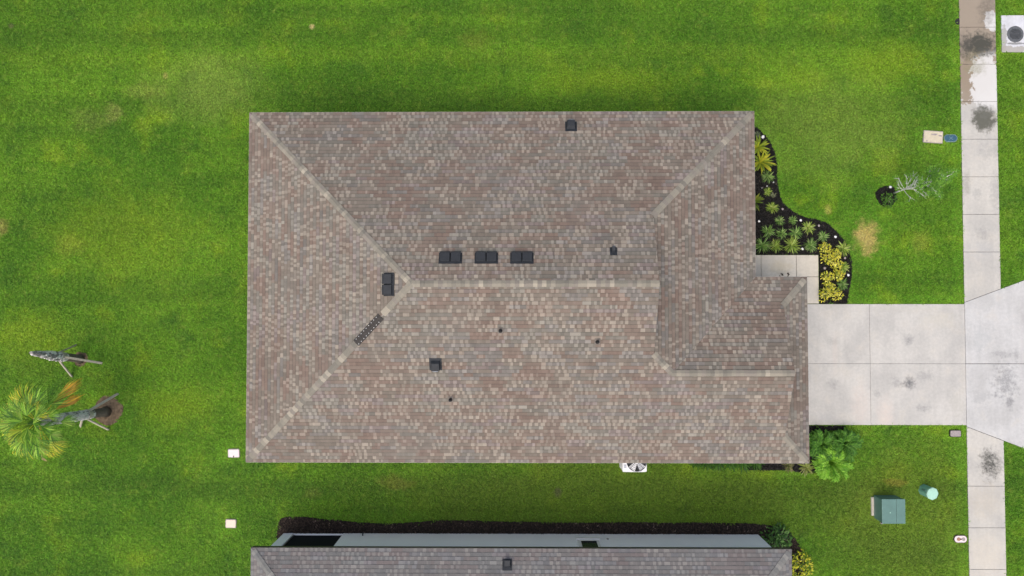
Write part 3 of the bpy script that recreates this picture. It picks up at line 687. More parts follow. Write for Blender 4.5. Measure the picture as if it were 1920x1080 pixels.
lid_box('valve_box', 'cream oval valve cover on grass beside lower footpath', 'valve box', 1801.5, 1011, .50, .27, .0, M['lid_pink'], rim=plain('shadow_ring', (.06, .05, .04), .9), rnd=.132, inner=ovalin)
c = at(1797, 40); t_ = tag(MB().tube([(c.x, c.y, -.1), (c.x, c.y, -.005), (c.x, c.y, .0)], [.13, .13, .10], 16).build('sprinkler_head', M['black_rubber']), 'dark round sprinkler cap at upper footpath edge', 'sprinkler'); PAVED.append(disc(c, .13, 10, 0))
# concrete pad with round iron cover
a, b_ = at(1877, 29), at(1877, 98); padx1 = a.x+1.53
pt = tag(empty('inspection_pad', (a.x, b_.y, 0)), 'white concrete pad with round iron cover at upper right', 'inspection pad')
MB().box((0, 0, -.15), (padx1-a.x, a.y-b_.y, .02)).build('slab', M['pad'], pt, bevel=.01)
PAVED.append([(a.x, b_.y), (padx1, b_.y), (padx1, a.y), (a.x, a.y)])
lc = at(1904, 64, .03); lx, ly = lc.x-a.x, lc.y-b_.y
MB().tube([(lx, ly, .0), (lx, ly, .028), (lx, ly, .036), (lx, ly, .036)], [.345, .345, .335, .27], 40, caps=False).build('frame_ring', plain('worn_iron', (.095, .10, .105), .6, .3, 20), pt)
lid = MB().tube([(lx, ly, .0), (lx, ly, .030)], .285, 40).build('lid', M['iron'], pt)
for k in range(9):
    y = -.2+k*.05; hx = math.sqrt(.25**2-y*y); MB().box((lx-hx, ly+y-.010, .029), (lx+hx, ly+y+.010, .036)).build('rib', M['iron'], lid)
# pad-mounted transformer
c0, c1 = at(1654.5, 981.5, .72), at(1697, 936.5, .72)
tw, td = c1.x-c0.x, c1.y-c0.y
tr = tag(empty('transformer_box', (c0.x, c0.y, 0)), 'dark green metal transformer cabinet on the lawn', 'utility cabinet')
MB().box((-.07, .10, -.1), (tw, td-.10, .05)).build('base_pad', M['frontwalk'], tr, bevel=.01)
MB().box((0.015, 0.015, .05), (tw-.015, td-.015, .69)).build('cabinet', M['util_green'], tr, bevel=.01)
sx = (1681-1654.5)/42.5*tw
ld = MB().box((-.01, -.012, .668), (sx-.006, td+.012, .722)).build('lid', M['util_green'], tr, bevel=.012)
MB().box((sx+.006, -.012, .662), (tw+.012, td+.012, .714)).build('hinged_hood', M['util_green'], tr, bevel=.012)
MB().tube([(sx*.55, td*.45, .72), (sx*.55, td*.45, .735)], .022, 10).build('bolt', M['pedestal_lid'], ld)
MB().box((-.035, -.03, .60), (.012, .012, .71)).build('lock', M['lid_stone'], tr)
PAVED.append([(c0.x-.15, c0.y-.11), (c1.x+.1, c0.y-.11), (c1.x+.1, c1.y+.11), (c0.x-.15, c1.y+.11)])
# telecom pedestal
pc = at(1749, 926, .60); pd = tag(empty('service_pedestal', (pc.x, pc.y, 0), R(-22)), 'pale green rounded service pedestal on the lawn', 'utility pedestal')
def octo(a, b, k=.42): return [(a, -b*k), (a, b*k), (a*k, b), (-a*k, b), (-a, b*k), (-a, -b*k), (-a*k, -b), (a*k, -b)]
MB().prism(octo(.20, .225), -.1, .56).build('body', M['pedestal_green'], pd, bevel=.012)
MB().prism(octo(.215, .24), .50, .60).build('lid', M['pedestal_lid'], pd, bevel=.02)
MB().box((-.222, -.03, .20), (-.196, .03, .42)).build('latch', M['util_green'], pd)
PAVED.append(disc(pc, .2, 8, 0))
# air conditioner condenser
ac0, ac1 = at(1167.5, 885, .86), at(1212.5, 885, .86)
S = ac1.x-ac0.x; ac = tag(empty('air_conditioner', (ac0.x, ac0.y, 0)), 'white air conditioner unit with round fan under the eave', 'air conditioner')
MB().box((-.0, -.0, -.1), (S+.0, S+.04, .06)).build('base_pad', M['pad'], ac)
MB().box((.02, .02, .06), (S-.02, S-.02, .80)).build('cabinet', M['ac_grey'], ac)
for k in range(14):
    z = .12+k*.048
    MB().box((.008, .008, z), (S-.008, S-.008, z+.022)).build('louvre', M['ac_white'], ac)
fx, fy, fr_ = (1194-1167.5)/45*S, (885-866.5)/46.4+.02, .40
tp = MB(); n = 40; o_ = [(fx+fr_*math.cos(2*math.pi*k/n), fy+fr_*math.sin(2*math.pi*k/n)) for k in range(n)]
def sq(k):
    q = 2*math.pi*k/n; dx, dy = math.cos(q), math.sin(q)
    tx = (S-fx)/dx if dx > 1e-6 else (-fx/dx if dx < -1e-6 else 9); ty = (S-fy)/dy if dy > 1e-6 else (-fy/dy if dy < -1e-6 else 9)
    s = min(tx, ty); return (fx+dx*s, fy+dy*s)
for k in range(n):
    k2 = (k+1) % n; tp.add([(*o_[k], .86), (*o_[k2], .86), (*sq(k2), .86), (*sq(k), .86), (*o_[k], .79), (*o_[k2], .79), (*sq(k2), .79), (*sq(k), .79)], [(3, 2, 1, 0), (0, 1, 5, 4), (2, 3, 7, 6)])
tp.build('top_panel', M['ac_white'], ac)
MB().box((.05, .16, .860), (.15, .30, .866)).build('label_plate', M['ac_grey'], ac)
MB().tube([(fx, fy, .798), (fx, fy, .804)], .395, 32).build('fan_well_shade', M['black_metal'], ac)  # black disc gives the shaded hollow under the fan by colour
fan = MB().tube([(fx, fy, .78), (fx, fy, .86)], .09, 16).build('fan_motor', M['ac_white'], ac)
for k in range(5):
    q = 2*math.pi*k/5+.4; Mx = Matrix.Translation((fx, fy, .832)) @ Matrix.Rotation(q, 4, 'Z') @ Matrix.Rotation(.16, 4, 'X')
    MB().add([Mx @ Vector(v) for v in ((.07, -.06, 0), (.36, -.15, .0), (.37, .13, 0), (.07, .06, 0), (.07, -.06, .008), (.36, -.15, .008), (.37, .13, .008), (.07, .06, .008))], [(3, 2, 1, 0), (4, 5, 6, 7), (0, 1, 5, 4), (1, 2, 6, 5), (2, 3, 7, 6), (3, 0, 4, 7)]).build('fan_blade', M['ac_white'] if k % 2 else M['ac_grey'], ac)  # white blades carry the fan's bright reflections in their colour
gr = MB()
for rr_ in (.12, .19, .26, .33, .40): gr.tube([(fx+rr_*math.cos(2*math.pi*k/28), fy+rr_*math.sin(2*math.pi*k/28), .868) for k in range(29)], .006, 5, caps=False)
for k in range(8): q = k*math.pi/4; gr.tube([(fx+.1*math.cos(q), fy+.1*math.sin(q), .866), (fx+.41*math.cos(q), fy+.41*math.sin(q), .866)], .006, 5)
gr.build('fan_guard', M['black_metal'], ac)
PAVED.append([(ac0.x-.08, ac0.y-.08), (ac0.x+S+.08, ac0.y-.08), (ac0.x+S+.08, ac0.y+S), (ac0.x-.08, ac0.y+S)])

# ------------------------------------------------------------------ plants
def jit(c, k=.15, rd=random): f = rd.uniform(1-k, 1+k); return tuple(max(.002, v*f*rd.uniform(.95, 1.05)) for v in c)
def blade(m, base, az, L, wdt, rise, droop, col, n=4, fold=.0, rd=random):
    """arching strap leaf"""
    d = Vector((math.cos(az), math.sin(az), 0)); s = Vector((-d.y, d.x, 0)); pts = []
    for i in range(n+1):
        q = i/n; h = L*(rise*q - droop*q*q); x = L*q*(1-.12*rise*q)
        pts.append(Vector(base)+d*x+Vector((0, 0, h)))
    V = []; F = []
    for i, p in enumerate(pts):
        q = i/n; ww = wdt*.5*(math.sin(math.pi*min(1, .18+.82*q))**.7 if q < 1 else .02)
        V += [p-s*ww, p+Vector((0, 0, -fold*ww)), p+s*ww]
    for i in range(n):
        a = i*3; F += [(a, a+1, a+4, a+3), (a+1, a+2, a+5, a+4)]
    m.add(V, F, col)
def tuft_plant(label, px, py, rad, n, wdt, cols, cat='plant', name='tuft_plant', rise=(.3, 1.3), z=0.):
    c = at(px, py, rad*.35); m = MB(); rd = random.Random(px*7+py)
    for k in range(n):
        az = rd.uniform(0, 6.283); L = rad*rd.uniform(.55, 1.15)*1.1; r_ = rd.uniform(*rise)
        b = (rd.uniform(-.04, .04), rd.uniform(-.04, .04), z)
        blade(m, b, az, L, wdt*rd.uniform(.7, 1.2), r_, r_*rd.uniform(.55, .9), jit(rd.choice(cols), .25, rd), 4, .5)
    o = m.build(name, M['leaf'], loc=(c.x, c.y, 0)); return tag(o, label, cat, 'planting in the front bed')
G1 = [(.12, .23, .045), (.17, .31, .06), (.08, .16, .035), (.32, .44, .15)]
G2 = [(.30, .40, .06), (.24, .36, .05), (.44, .52, .15), (.13, .22, .03)]
tufts = [(1440, 330, .30, G1, 'loose green tuft just below the yellow strap plants'), (1439, 360, .20, G2, 'small faded green tuft above the lone bright yellowish tuft'),
    (1449, 388, .27, G2, 'bright yellow green spiky tuft alone in black mulch'), (1462, 414, .22, G1, 'small green tuft, left of the upper pair'), (1487, 413, .19, G1, 'smallest green tuft near the curving bed edge'),
    (1515, 427, .30, G2, 'yellowish tuft at right end of the middle plant row'), (1493, 437, .32, G1, 'broad green tuft, third in the middle plant row'), (1467, 437, .25, G1, 'neat green tuft, second in the middle plant row'),
    (1441, 434, .31, G1, 'dark green tuft, first in middle row by the roof edge'), (1431, 459, .38, G1, 'large dark green tuft above the front walk, nearest the roof'), (1455, 461, .31, G2, 'light green tuft above the front walk, second from the roof'),
    (1486, 460, .40, G2, 'largest bright tuft above the front walk, third from the roof'), (1521, 460, .32, G1, 'green tuft above the walk bend, farthest from the roof'), (1545, 443, .26, G1, 'olive tuft just above the yellow croton bushes'),
    (1582, 466, .34, G2, 'green tuft right of the topmost yellow crotons'), (1582, 500, .26, G2, 'green tuft at right edge between yellow crotons'), (1580, 533, .28, G1, 'green tuft right of the lowest yellow crotons'),
    (1451, 366, .12, [(.2, .22, .12)], 'tiny pale dried tuft near the bed edge'), (1419, 253, .2, [(.16, .18, .11), (.08, .12, .05)], 'greyish tuft at the top tip of the bed')]
for (px, py, rad, cols, lab) in tufts: tuft_plant(lab, px, py, rad, int(46+90*rad), .030, cols)
def strap_plant(label, px, py, rad, n, cols, z=0.):
    c = at(px, py, .3); rd = random.Random(px); t = tag(empty('strap_leaf_plant', (c.x, c.y, 0)), label, 'plant', 'planting in the front bed')
    for k in range(n):
        m = MB(); az = rd.uniform(0, 6.283); r_ = rd.uniform(.5, 1.7)
        blade(m, (0, 0, .05), az, rad*rd.uniform(.6, 1.15), rd.uniform(.055, .085), r_, r_*rd.uniform(.5, .85), jit(rd.choice(cols), .2, rd), 5, .5)
        m.build('leaf', M['leaf'], t)
YG = [(.38, .42, .03), (.28, .36, .03), (.17, .25, .025), (.5, .47, .04)]
strap_plant('upper yellow green strap leaved plant against the roof edge', 1424, 274, .55, 34, YG)
strap_plant('big yellow strap leaved plant against the roof edge', 1429, 302, .66, 44, YG)
strap_plant('lower green strap leaved plant half under the eave', 1416, 377, .50, 34, [(.12, .19, .02), (.2, .25, .03), (.08, .13, .02)])
def leaf_mound(m, c, rad, h, n, ll, cols, rd, updir=.5):
    for k in range(n):
        az = rd.uniform(0, 6.283); q = rd.random()**.5; el = rd.uniform(.0, 1.0)
        p = Vector((c[0]+rad*q*math.cos(az), c[1]+rad*q*math.sin(az), c[2]+h*(1-q*q)*rd.uniform(.55, 1.05)))
        a2 = az+rd.uniform(-1.1, 1.1); L = ll*rd.uniform(.7, 1.25); d = Vector((math.cos(a2), math.sin(a2), rd.uniform(-.35, updir))).normalized(); s = d.cross(Z).normalized()
        s = (s + Z*rd.uniform(-.35, .35)).normalized(); w2 = L*.22; nn = s.cross(d)
        col = jit(rd.choice(cols), .22, rd)
        m.add([p, p+d*L*.45-s*w2-nn*L*.04, p+d*L*.45, p+d*L*.45+s*w2-nn*L*.04, p+d*L-Z*L*.1], [(0, 1, 2), (0, 2, 3), (1, 4, 2), (2, 4, 3)], col)
def croton(label, px, py, rad, h, cols, name='croton_bush', n=170, ll=.10, group='planting in the front bed', lumps=3):
    c = at(px, py, h*.7); rd = random.Random(px*3+py); m = MB()
    for j in range(lumps):
        a = j*6.283/lumps+rd.uniform(-.5, .5); k = rad*.42
        leaf_mound(m, (k*math.cos(a), k*math.sin(a), .08), rad*.66, h*rd.uniform(.75, 1.0), n//lumps, ll, cols, rd)
    t = tag(empty(name, (c.x, c.y, 0)), label, 'bush', group); m.build('foliage', M['leaf'], t)
    st = MB()
    for j in range(5):
        a = j*1.256; st.tube([(0, 0, -.03), (rad*.3*math.cos(a), rad*.3*math.sin(a), h*.4), (rad*.55*math.cos(a), rad*.55*math.sin(a), h*.75)], [.014, .010, .005], 5)
    st.build('stem', M['timber'], t)
YC = [(.68, .62, .05), (.60, .56, .05), (.74, .70, .14), (.44, .45, .04), (.16, .22, .02)]
for (px, py, r_, lab) in ((1549, 463, .24, 'yellow croton at top left of the croton group'), (1552, 483, .27, 'yellow croton second down beside the front walk'), (1568, 477, .24, 'yellow croton at top right of the group'),
        (1571, 496, .27, 'yellow croton in the middle of right row'), (1553, 520, .27, 'yellow croton beside the walk, midway down the bed'), (1574, 515, .23, 'small yellow croton right of the midway one'),
        (1558, 538, .20, 'smallest yellow croton between midway and lowest ones'), (1548, 553, .28, 'lowest left yellow croton touching the driveway edge'), (1570, 551, .28, 'lowest right yellow croton touching the driveway edge')):
    croton(lab, px, py, r_*.86, .40, YC, n=120, ll=.10)
for (px, py, r_, lab) in ((1430, 257, .07, 'bright white stone at top of the black bed'), (1450, 342, .035, 'tiny white stone on the curving bed edge'), (1438, 349, .03, 'tiny white stone left of the edge stone'), (1428, 352, .035, 'tiny white stone near the roof edge'),
        (1467, 392, .05, 'grey stone right of the lone bright tuft'), (1423, 415, .05, 'white stone by the roof above the large dark tuft'), (1501, 413, .055, 'white stone right of the smallest green tuft'), (1566, 444, .06, 'bright white stone at the bulging bed edge'),
        (1504, 467, .06, 'white stone between the two right tufts above the walk'), (1590, 516, .055, 'white stone at the far right bed edge'), (1535, 423, .05, 'pale grey stone right of the middle row'), (1546, 503, .06, 'grey stone beside the walk between crotons'), (1584, 484, .05, 'grey stone between the right edge tufts'), (1669, 351, .06, 'white stone in the sapling mulch ring')):
    c = at(px, py); bm = bmesh.new(); bmesh.ops.create_icosphere(bm, subdivisions=2, radius=r_)
    for v in bm.verts: v.co *= random.uniform(.82, 1.12); v.co.z *= .6
    me = bpy.data.meshes.new('stone'); bm.to_mesh(me); bm.free(); me.materials.append(M['stone_white'] if 'white' in lab else M['lid_stone'])
    tag(link('stone', me, None, (c.x, c.y, r_*.35)), lab, 'stone', 'stones in the mulch')
# arching feathery palms at the garage corner
def feather(rd, L, cols, rise, droop, nl=20, ll=.20):
    m = MB(); pts = []
    for i in range(9):
        q = i/8; pts.append(Vector((L*q*(1-.1*rise*q), 0, L*(rise*q-droop*q*q))))
    m.tube(pts, [.010-.0008*i for i in range(9)], 4, jit(cols[0], .1, rd))
    for j in range(nl):
        q = .18+.8*j/nl; i = min(7, int(q*8)); p = pts[i].lerp(pts[i+1], q*8-i); d = (pts[i+1]-pts[i]).normalized()
        for s in (-1, 1):
            l2 = ll*rd.uniform(.75, 1.15)*(1-.45*q); e = (d*.75+Vector((0, s*.75, rd.uniform(-.05, .3)))).normalized(); up = Vector((0, 0, 1)); sd = e.cross(up).normalized()*.011
            m.add([p-sd*.5, p+e*l2*.5-sd+up*.01, p+e*l2-up*l2*.22, p+e*l2*.5+sd+up*.01, p+sd*.5], [(0, 1, 3, 4), (1, 2, 3)], jit(rd.choice(cols), .22, rd))
    return m
def areca(label, px, py, rad, h, n, cols, seed):
    rd = random.Random(seed); c = at(px, py, h*.6); t = tag(empty('feathery_shrub', (c.x, c.y, 0)), label, 'shrub', 'shrubs at the garage corner')
    var = [feather(rd, rad*rd.uniform(.85, 1.3), cols, rd.uniform(.5, 2.0), 0, 26, .22) for _ in range(0)]
    mesh = []
    for k in range(9):
        ri = .35+k*.22; mesh.append(feather(rd, rad*rd.uniform(.85, 1.15)*(1+.12*ri), cols, ri, ri*rd.uniform(.55, .8), 24, .24).mesh('frond', M['frond']))
    for k in range(n):
        link('frond', rd.choice(mesh), t, (rd.uniform(-.08, .08), rd.uniform(-.08, .08), rd.uniform(0, .1)), (rd.uniform(-.15, .15), rd.uniform(-.15, .15), rd.uniform(0, 6.283)))
AG = [(.060, .175, .018), (.085, .23, .022), (.045, .135, .018), (.13, .29, .035)]
AL = [(.15, .36, .022), (.20, .44, .03), (.10, .27, .02), (.28, .52, .06)]
areca('dark green feathery shrub touching the garage roof edge', 1546, 836, .62, .8, 60, AG, 51)
areca('green feathery shrub below the driveway, farthest from the roof', 1586, 834, .55, .7, 55, AG, 52)
areca('lime green feathery shrub, lowest of the three by the garage', 1563, 869, .66, .8, 62, AL, 53)
tuft_plant('pale yellow green tuft at the garage roof corner', 1513, 877, .36, 70, .032, [(.28, .32, .08), (.2, .27, .05), (.36, .38, .16)])['group'] = 'shrubs at the garage corner'
tuft_plant('tan dry tuft just under the lower garage eave', 1481, 874, .30, 60, .026, [(.26, .24, .11), (.2, .2, .07), (.14, .18, .04)])['group'] = 'shrubs at the garage corner'
for i, (px, rad) in enumerate(((1306, .3), (1326, .36), (1348, .42), (1372, .40), (1395, .42), (1418, .36))):
    tuft_plant(['leafy green clump under lower eave, first from the air conditioner', 'leafy green clump under lower eave, second from the air conditioner', 'leafy green clump under lower eave, third from the air conditioner', 'leafy green clump under lower eave, fourth from the air conditioner',
        'leafy green clump under lower eave, fifth from the air conditioner', 'leafy green clump under lower eave, nearest the dry tuft'][i], px, 867, rad, 80, .045, [(.04, .12, .012), (.06, .16, .015), (.03, .085, .012)], rise=(.2, .8))['group'] = 'clumps along the lower eave'
croton('dark green broad leaved bush at the white wall corner', 1462, 1013, .52, .7, [(.035, .10, .012), (.05, .14, .018), (.025, .07, .012), (.12, .24, .05)], 'broad_leaf_bush', 260, .17, 'bushes by the lower house', 4)
croton('yellow croton at right bottom of the lower roof', 1502, 1062, .55, .65, [(.50, .50, .02), (.40, .42, .02), (.58, .55, .05), (.16, .24, .015), (.08, .14, .012)], 'croton_bush', 420, .12, 'bushes by the lower house', 5)
croton('low green weed clump at the sapling foot', 1668, 374, .30, .20, [(.05, .14, .015), (.08, .19, .02)], 'weed_clump', 150, .09, 'low weeds', 3)

# ---- sapling
sb = at(1676, 362)
sap = tag(empty('sapling_tree', (sb.x, sb.y, 0)), 'thin pale sapling with bare white twigs beside footpath', 'tree')
rd = random.Random(5); HT = 3.55
tm = MB(); tp_ = [(0.02*math.sin(i*1.3), .03*math.sin(i*.9), HT*i/10) for i in range(11)]
tm.tube(tp_, [.036-.0028*i for i in range(11)], 7); tm.build('trunk', M['bark_white'], sap, smooth=True)
fol = MB()
for k in range(54):
    q = rd.uniform(.14, .98); i = min(9, int(q*10)); p = Vector(tp_[i]).lerp(Vector(tp_[i+1]), q*10-i); az = rd.uniform(0, 6.283); L = rd.uniform(.18, .62)*(1.12-q*.5)
    e = p+Vector((math.cos(az)*L, math.sin(az)*L, L*rd.uniform(.4, 1.2))); mid = p.lerp(e, .5)+Vector((rd.uniform(-.04, .04), rd.uniform(-.04, .04), -.03))
    bm_ = MB(); bm_.tube([p, mid, e], [.014, .011, .004], 5)
    for s in range(3):
        b0 = p.lerp(e, rd.uniform(.4, .9)); a2 = az+rd.uniform(-1, 1); l3 = L*rd.uniform(.25, .5); e2 = b0+Vector((math.cos(a2)*l3, math.sin(a2)*l3, l3*.5)); bm_.tube([b0, e2], [.009, .004], 4)
        for w_2 in range(int(6 if q > .5 else 1)):
            c_ = b0.lerp(e2, rd.uniform(.3, 1.1)); leaf_mound(fol, c_, .10, .06, 4, .085, [(.13, .30, .03), (.18, .36, .04), (.10, .24, .03)], rd)
    bm_.build('branch', M['bark_white'], sap)
fol.build('crown', M['leaf'], sap)

# ---- palms
def trunk_parts(t, h, h_boot, r0, r1, seed, lean=(0, 0)):
    rd = random.Random(seed); n = 12
    P = lambda q: Vector((lean[0]*q, lean[1]*q, h*q))
    m = MB(); m.tube([P(i/n) for i in range(n+1)], [r0*(1.25 if i == 0 else 1)*(1-.1*i/n) if i/n < .62 else (r0+(r1-r0)*(i/n-.62)/.38)*.9 for i in range(n+1)], 14); tr_ = m.build('trunk', plain('palm_trunk_%d' % seed, (.16, .13, .10), .95, .35, 9, .1, 0, .5), t, smooth=True)
    # split leaf bases wrapped round the upper trunk
    mats = MB(); variants = []
    for v in range(5):
        b = MB(); L = .26*rd.uniform(.85, 1.15); w2 = .062; g_ = rd.choice([.56, .66, .46, .72, .26]); col = (g_*1.02, g_*.96, g_*.90)
        b.add([(0, -w2*1.3, 0), (0, w2*1.3, 0), (.028, w2, .0), (.028, -w2, 0), (.030, -w2*.55, L), (.030, w2*.55, L), (.052, w2*.5, L), (.052, -w2*.5, L)], [(0, 1, 5, 4), (3, 7, 6, 2), (1, 2, 6, 5), (0, 4, 7, 3), (4, 5, 6, 7), (0, 3, 2, 1)], col); variants.append(b.mesh('leaf_base', M['boot']))
    rows = int((h-h_boot)/.105)
    for i in range(rows):
        q = (h_boot+i*.105)/h; k = r1/r0 if q > .9 else 1
        for j in range(7):
            az = (j+.5*(i % 2))*6.283/7 + rd.uniform(-.1, .1); rr2 = (r0 if q < .62 else r0+(r1-r0)*(q-.62)/.38)*.92 - .02
            p = P(q)+Vector((math.cos(az)*rr2, math.sin(az)*rr2, 0)); o = link('leaf_base', rd.choice(variants), tr_, p, (rd.uniform(-.1, .1), rd.uniform(-.12, .05), az))
    return P
def brace(t, top, foot):
    top, foot = Vector(top), Vector(foot); d = foot-top; L = d.length; q = d.to_track_quat('X', 'Z').to_matrix().to_4x4(); Mx = Matrix.Translation(top) @ q
    MB().box((0, -.045, -.022), (L, .045, .022), M=Mx).build('brace', M['timber'], t)
t = NT('palm_boot'); t.col(toned(t)).rough(.9).spec(.15); M['boot'] = t.m
p1 = tag(empty('palm_tree', tuple(PALM1)), 'bare topped palm trunk with timber braces, no fronds', 'tree')
T1 = at(64, 661, 2.75)-PALM1; trunk_parts(p1, 2.75, .95, .165, .03, 21, (T1.x, T1.y))
for (px, py) in ((191, 681), (142, 647), (134, 706)):
    f = at(px, py)-PALM1; u = Vector((f.x, f.y, 0)).normalized(); brace(p1, (T1.x*.455+u.x*.16, T1.y*.455+u.y*.16, 1.25), (f.x, f.y, -.02))
MB().tube([(T1.x*.41, T1.y*.41, 1.12), (T1.x*.487, T1.y*.487, 1.34)], .185, 16).build('brace_collar', M['timber'], p1)
p2 = tag(empty('palm_tree', tuple(PALM2)), 'leafy fan palm with yellowing fronds and timber braces', 'tree')
CR = at(64, 792, 4.15); lean = (CR.x-PALM2.x, CR.y-PALM2.y)
trunk_parts(p2, 3.95, .95, .185, .15, 22, lean)
for (px, py) in ((221, 738), (203, 806), (150, 800)):
    f = at(px, py)-PALM2; u = Vector((f.x, f.y, 0)).normalized(); brace(p2, (lean[0]*.316+u.x*.18, lean[1]*.316+u.y*.18, 1.25), (f.x, f.y, -.02))
MB().tube([(lean[0]*.284, lean[1]*.284, 1.12), (lean[0]*.34, lean[1]*.34, 1.34)], .205, 16).build('brace_collar', M['timber'], p2)
def fan_frond(rd, pet, fanr, el, cols, droop, nseg=26, spread=3.7):
    """petiole along +X rising at el, then a costapalmate fan of split segments with hanging tips"""
    m = MB(); d = Vector((math.cos(el), 0, math.sin(el)))
    hub = d*pet + Vector((0, 0, -.06*pet)); m.tube([(0, 0, 0), d*pet*.5+Vector((0, 0, .02)), hub], [.020, .014, .010], 5, jit(cols[0], .1, rd))
    tilt = el-.5; ax = Vector((math.cos(tilt), 0, math.sin(tilt))); sd = Vector((0, 1, 0)); nn = ax.cross(sd)
    for k in range(nseg):
        a = (k/(nseg-1)-.5)*spread; L = fanr*(1-.22*abs(a)/(spread/2))*rd.uniform(.88, 1.1)
        e = ax*math.cos(a)+sd*math.sin(a); s = (sd*math.cos(a)-ax*math.sin(a)); w2 = .017*rd.uniform(.8, 1.2)
        p0 = hub; p1_ = hub+e*L*.5+nn*(-.04*L); p2_ = hub+e*L*.8-Z*droop*L*.16; p3 = hub+e*L*.98-Z*droop*L*.46
        col = jit(rd.choice(cols), .42, rd)
        m.add([p0-s*.004, p0+s*.004, p1_-s*w2, p1_+s*w2, p2_-s*w2*.7, p2_+s*w2*.7, p3], [(0, 1, 3, 2), (2, 3, 5, 4), (4, 5, 6)], col)
    return m
rd = random.Random(77)
PG = [(.11, .25, .018), (.16, .32, .025), (.06, .16, .016), (.28, .44, .06)]; PY = [(.55, .52, .04), (.42, .46, .04), (.24, .36, .03), (.62, .55, .08)]; PO = [(.66, .40, .04), (.58, .28, .03), (.50, .42, .05), (.40, .20, .035)]; PD = [(.48, .34, .19), (.40, .27, .14)]; PM = [(.17, .29, .03), (.30, .40, .035), (.12, .24, .03), (.42, .45, .04)]
crown = []
for k in range(24): crown.append((k*2.39996, .1+1.25*(k/24), PG if k % 4 else PM, .95-.35*k/24, rd.uniform(.62, .85)))
crown += [(2.35, .25, PY, 1.0, .70), (2.0, .35, PY, .95, .68), (3.5, .2, PM, .95, .7), (4.0, .2, PY, 1.0, .72), (4.35, .15, PM, 1.05, .70), (-.95, .1, PY, .95, .60), (-1.35, .05, PM, .9, .60), (2.9, .3, PM, .9, .7), (1.5, .7, PM, .8, .55), (3.2, .6, PM, .8, .6)]
base = Vector((lean[0], lean[1], 4.0))
for (az, el, cols, pet, fr_) in crown:
    if math.cos(az) > .72 and el < .9: fr_ *= .62; cols = PG
    o = fan_frond(rd, pet*.92, fr_*1.12, el, cols, rd.uniform(.5, 1.1), 13, rd.uniform(1.4, 2.3)).build('frond', M['frond'], p2, loc=base, rot=(0, 0, az))
# dying fronds, hanging lower
for (az, el, cols, pet, fr_, sp, ns) in ((.86, .22, PO, .80, 1.25, .50, 24), (.60, .16, PO, .75, .95, .50, 20), (-1.55, -.15, PO, 1.05, .55, 1.6, 16), (-1.75, -.3, PD, 1.5, .36, .8, 7), (-1.25, .0, PY, .95, .6, 1.4, 14)):
    fan_frond(rd, pet, fr_, el, cols, .5, ns, sp).build('frond', M['frond'], p2, loc=base-Vector((0, 0, .12)), rot=(0, 0, az))
MB().tube([base+Vector((0, 0, -.15)), base+Vector((0, 0, .1)), base+Vector((0, 0, .5))], [.15, .11, .01], 10).build('crown_shaft', M['frond_core'] if 'frond_core' in M else plain('frond_core', (.09, .17, .03), .6), p2)

# ------------------------------------------------------------------ scattered stuff: turf blades and bark chips
def inside(P, poly):
    x, y = P[:, 0], P[:, 1]; r = np.zeros(len(P), bool); n = len(poly)
    for i in range(n):
        x0, y0 = poly[i][:2]; x1, y1 = poly[(i+1) % n][:2]
        if y0 == y1: continue
        c = ((y0 > y) != (y1 > y)) & (x < (x1-x0)*(y-y0)/(y1-y0)+x0); r ^= c
    return r
def scatter_object(name, pts, rot, scl, vi, protos, label, cat):
    me = bpy.data.meshes.new(name); me.vertices.add(len(pts)); me.vertices.foreach_set('co', pts.astype(np.float32).ravel())
    for nm, ty, arr in (('rot', 'FLOAT_VECTOR', rot), ('scl', 'FLOAT_VECTOR', scl), ('vi', 'INT', vi)):
        a = me.attributes.new(nm, ty, 'POINT'); a.data.foreach_set('vector' if ty == 'FLOAT_VECTOR' else 'value', (arr.astype(np.float32) if ty != 'INT' else arr.astype(np.int32)).ravel())
    me.update(); o = link(name, me)
    ng = bpy.data.node_groups.new(name+'_nodes', 'GeometryNodeTree'); ng.interface.new_socket('Geometry', in_out='INPUT', socket_type='NodeSocketGeometry'); ng.interface.new_socket('Geometry', in_out='OUTPUT', socket_type='NodeSocketGeometry')
    N_ = ng.nodes; L_ = ng.links; gi = N_.new('NodeGroupInput'); go = N_.new('NodeGroupOutput'); ip = N_.new('GeometryNodeInstanceOnPoints'); jn = N_.new('GeometryNodeJoinGeometry')
    for p in protos[::-1]:
        oi = N_.new('GeometryNodeObjectInfo'); oi.inputs['Object'].default_value = p; oi.inputs['As Instance'].default_value = True; L_.new(oi.outputs['Geometry'], jn.inputs[0])
    L_.new(gi.outputs[0], ip.inputs['Points']); L_.new(jn.outputs[0], ip.inputs['Instance']); ip.inputs['Pick Instance'].default_value = True
    for nm, ty, sk in (('rot', 'FLOAT_VECTOR', 'Rotation'), ('scl', 'FLOAT_VECTOR', 'Scale'), ('vi', 'INT', 'Instance Index')):
        na = N_.new('GeometryNodeInputNamedAttribute'); na.data_type = ty; na.inputs['Name'].default_value = nm; L_.new(na.outputs[0], ip.inputs[sk])
    L_.new(ip.outputs[0], go.inputs[0]); md = o.modifiers.new('scatter', 'NODES'); md.node_group = ng
    return tag(o, label, cat, kind='stuff')
def proto(name, mb, mat): return bpy.data.objects.new(name, mb.mesh(name, mat))     # data only, never linked to the scene
tp = []
